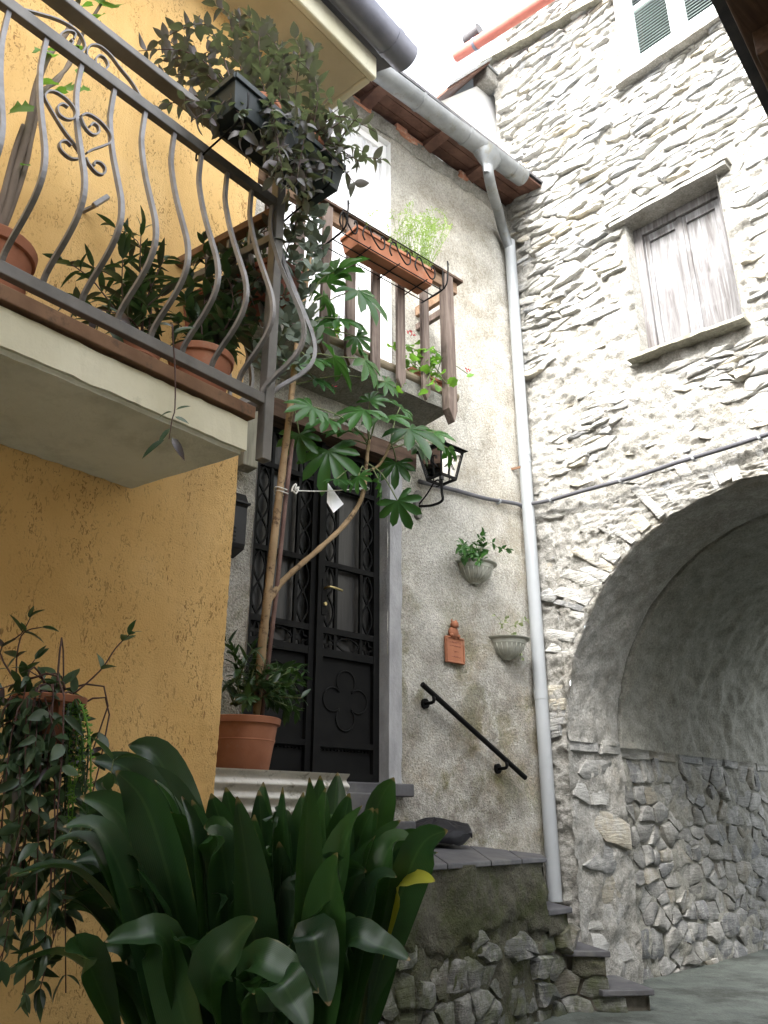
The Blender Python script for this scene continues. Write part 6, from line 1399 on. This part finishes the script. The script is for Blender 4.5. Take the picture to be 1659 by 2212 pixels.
# ---- aspidistra
pl = plant('aspidistra', Vector((-.3, 2.3, .35)), 'big clump of broad dark aspidistra leaves in the foreground')
TB = MB().lathe(Matrix.Translation(Vector((-.30, 2.42, ground_z(-.3, 2.4)))), [(0, 0), (.36, 0), (.42, .40), (.44, .55), (.41, .55), (.38, .48), (0, .48)], 28)
TB.build('tub', MT['greenbox'], pl, smooth=True, sharp=40)
ZT_ = ground_z(-.3, 2.4) + .49
def blade(base, tip, lift, wmax, yaw=0.0, yellow=False, droop=0.0, ctrl=None, bs=.30):
    L = (tip - base).length
    mid = ctrl if ctrl is not None else base.lerp(tip, .5) + UPV * lift * L
    pts = smoothpath([base, base.lerp(mid, .55) + UPV * .03, mid, mid.lerp(tip, .55) + UPV * lift * L * .35, tip], 6); n = len(pts) - 1
    vs, uv, fs = [], [], []; ph = rp.uniform(0, 6); sgn = None
    for i, p in enumerate(pts):
        t = i / n; tg = (pts[min(i + 1, n)] - pts[max(i - 1, 0)]).normalized()
        tocam = (co.location - p).normalized(); nrm = (tocam * .55 + UPV * .5); nrm = Matrix.Rotation(yaw, 3, tg) @ (nrm - tg * nrm.dot(tg)); sd_ = tg.cross(nrm).normalized(); nn = sd_.cross(tg)
        if t < bs: w_ = .012 + .02 * t
        else:
            q = (t - bs) / (1 - bs); w_ = .004 + .012 * (1 - q) + wmax * q ** .75 * max(0, 1 - q) ** 1.15 / .287
        f_ = .20 * w_; wv = .06 * w_ * math.sin(t * 11 + ph)
        vs += [p - sd_ * w_ / 2 + nn * (f_ + wv), p - sd_ * w_ / 4 + nn * (f_ * .35), p, p + sd_ * w_ / 4 + nn * (f_ * .35), p + sd_ * w_ / 2 + nn * (f_ - wv)]; uv += [(0, t), (.25, t), (.5, t), (.75, t), (1, t)]
    for i in range(n):
        for k in range(4): fs.append((5 * i + k, 5 * i + k + 1, 5 * i + 6 + k, 5 * i + 5 + k))
    org = worldloc(pl); me = uvmesh('blade', [v - org for v in vs], fs, uv, MT['l_yellow' if yellow else 'l_aspi'])
    if yellow: me.materials.append(MT['gstem']); me.polygons.foreach_set('material_index', [1 if (i // 4) / n < bs else 0 for i in range(len(fs))])
    o = bpy.data.objects.new('leaf', me); COL.objects.link(o); o.parent = pl
    if yellow: o['label'] = 'yellowing aspidistra leaf'
zz = lambda x, y: (x * .5976, 1569.7 + y * .5976)
TIPS = [(480, 55, 1), (325, 110, .8), (560, 195, 1), (660, 205, .6), (705, 190, .4), (755, 235, 1.05), (855, 178, .7), (905, 255, .8), (972, 200, 1.05), (1030, 175, .4), (1128, 150, .5), (1138, 180, .6), (1255, 170, .7), (1222, 182, .8), (1330, 242, .7), (1432, 198, .9), (1302, 330, 1.1), (1346, 380, .9), (1490, 352, .9), (1572, 402, .7), (1605, 396, .7), (1498, 420, .6), (1125, 390, .9), (1116, 552, .8), (275, 220, .7), (312, 240, .7), (470, 300, .9), (690, 370, .8), (590, 240, .8), (205, 545, .8), (320, 488, .8), (130, 420, .8), (1075, 205, .9), (1190, 250, .8), (845, 300, .9), (430, 130, .9), (1395, 330, .8), (990, 410, .8), (640, 330, .9), (1240, 410, .9), (60, 560, .7), (100, 700, .8), (20, 650, .7), (160, 640, .9), (40, 800, .8), (520, 130, .7), (800, 240, .8), (930, 220, .7), (1180, 200, .6), (1290, 240, .7), (1380, 260, .7), (1450, 300, .7), (1530, 360, .7), (400, 200, .8), (240, 300, .7)]
for (x, y, w_) in TIPS:
    px_, py_ = zz(x + rp.uniform(-22, 22), y + rp.uniform(-30, 75) * (1 if w_ < 1 else .2)); Yd = 2.28 + rp.uniform(-.38, .38); tip = at(px_, py_, Yd)
    bx = -.24 + (tip.x + .28) * .14 + rp.uniform(-.06, .06); base = Vector((bx, 2.42 + (Yd - 2.3) * .5, ZT_)); blade(base, tip, .07 + .30 * abs(tip.x + .3), .100 * w_ + .022, rp.uniform(-.9, .9), bs=.40)
for i in range(84):                              # the thick of the clump, lower and darker
    px_, py_ = rp.uniform(110, 900), rp.uniform(1740, 2120); Yd = rp.uniform(1.95, 2.5); tip = at(px_, py_, Yd)
    bx = -.26 + (tip.x + .28) * .25; base = Vector((bx, min(2.7, max(2.15, Yd + .1)), ZT_)); blade(base, tip, .24, rp.uniform(.065, .105), rp.uniform(-1.2, 1.2), bs=.34)
def arch(bpx, mpx, tpx, Yb, w_, yel=False, yaw=0.0, bs=.35):
    base = Vector((-.30 + (at(*zz(*tpx), Yb).x + .28) * .35, 2.35, ZT_)); c = at(*zz(*mpx), Yb); t = at(*zz(*tpx), Yb - .08); blade(base, t, .05, w_, yaw, yel, ctrl=c, bs=bs)
arch(0, (905, 880), (1152, 962), 1.95, .088); arch(0, (1120, 770), (1190, 1010), 1.95, .085); arch(0, (1250, 800), (1482, 845), 2.0, .07); arch(0, (1000, 950), (1120, 1110), 1.88, .085)
arch(0, (610, 800), (380, 778), 2.0, .075); arch(0, (760, 930), (930, 692), 1.95, .09, yaw=.5); arch(0, (1110, 760), (1238, 602), 2.05, .09, yaw=-.3); arch(0, (1415, 620), (1572, 560), 2.1, .06, True)
arch(0, (1160, 560), (1325, 522), 2.1, .05, yaw=.9); arch(0, (620, 760), (495, 515), 2.1, .05, yaw=1.0); arch(0, (700, 860), (640, 775), 2.0, .06, yaw=.7); arch(0, (330, 880), (232, 812), 2.05, .08); arch(0, (1330, 760), (1480, 720), 2.2, .08, yaw=.7)
arch(0, (900, 960), (918, 968), 1.95, .05)
# ---- trailing plant at the left edge
pl = plant('trailing_plant', Vector((lp.x, lp.y, z_l + .15)), 'dark green trailing plant hanging from the pot at the left edge')
bt = Vector((lp.x, lp.y, z_l + .155))
for path in (((110, 1520), (150, 1505), (215, 1450), (250, 1400), (278, 1372)), ((60, 1500), (0, 1410), (45, 1370), (65, 1335)), ((40, 1480), (45, 1375), (90, 1355)), ((70, 1500), (55, 1460), (75, 1425))):
    leafy(pl, smoothpath([bt] + [at(x, y, 2.33) for x, y in path], 4), 'trail', .062, .085, .0035, start=.3, ang=.9, tipn=3)
for i in range(44):
    x, y = rp.uniform(-60, 125), rp.uniform(1440, 2160); 
    if y > 1650: x = rp.uniform(-40, 150)
    tip = at(x, y, 2.25 + rp.uniform(-.12, .1)); leafy(pl, curve(bt + rv(.03), tip, .35 if y > 1600 else .25, .1), 'trail', .075, .075, .0035, start=.3, ang=1.0, tipn=3)
for path in (((180, 1790), (225, 1740), (235, 1700), (245, 1640)), ((170, 1800), (215, 1735)), ((190, 1800), (240, 1760)), ((160, 1780), (200, 1800))):
    leafy(pl, smoothpath([at(120, 1900, 2.3)] + [at(x, y, 2.2) for x, y in path], 4), 'trail', .095, .07, .0035, 'gstem', start=.55, ang=.8, tipn=4)
pl = plant('hanging_sedum', Vector((lp.x + .08, lp.y, z_l + .15)), 'small leaved sedum strands hanging down beside the left terracotta pot')
for i in range(16):
    x = rp.uniform(125, 195); yb = rp.uniform(1600, 1830); pts = smoothpath([bt + Vector((.06, 0, .0)), at(150 + (x - 150) * .5, 1515, 2.3), at(x, 1600, 2.3 + rp.uniform(-.06, .06)), at(x + rp.uniform(-15, 10), yb, 2.3)], 6)
    m = MB(); m.tube(pts, .0022, 4)
    for a, b_ in zip(pts[7:], pts[8:]):
        for k in range(7):
            q = a.lerp(b_, k / 7) + rv(.002); d = rv(1).normalized() * .014; s_ = d.cross(rv(1)).normalized() * .0035; m.add([q, q + d * .5 + s_, q + d, q + d * .5 - s_], [(0, 1, 2, 3)])
    m.build('strand', MT['l_pitto'] if i % 3 else MT['l_geran'], pl)

for nm, (par, h, mt_) in heap.items(): h.build('foliage', mt_, par, smooth=True, fix=False)['kind'] = 'stuff'
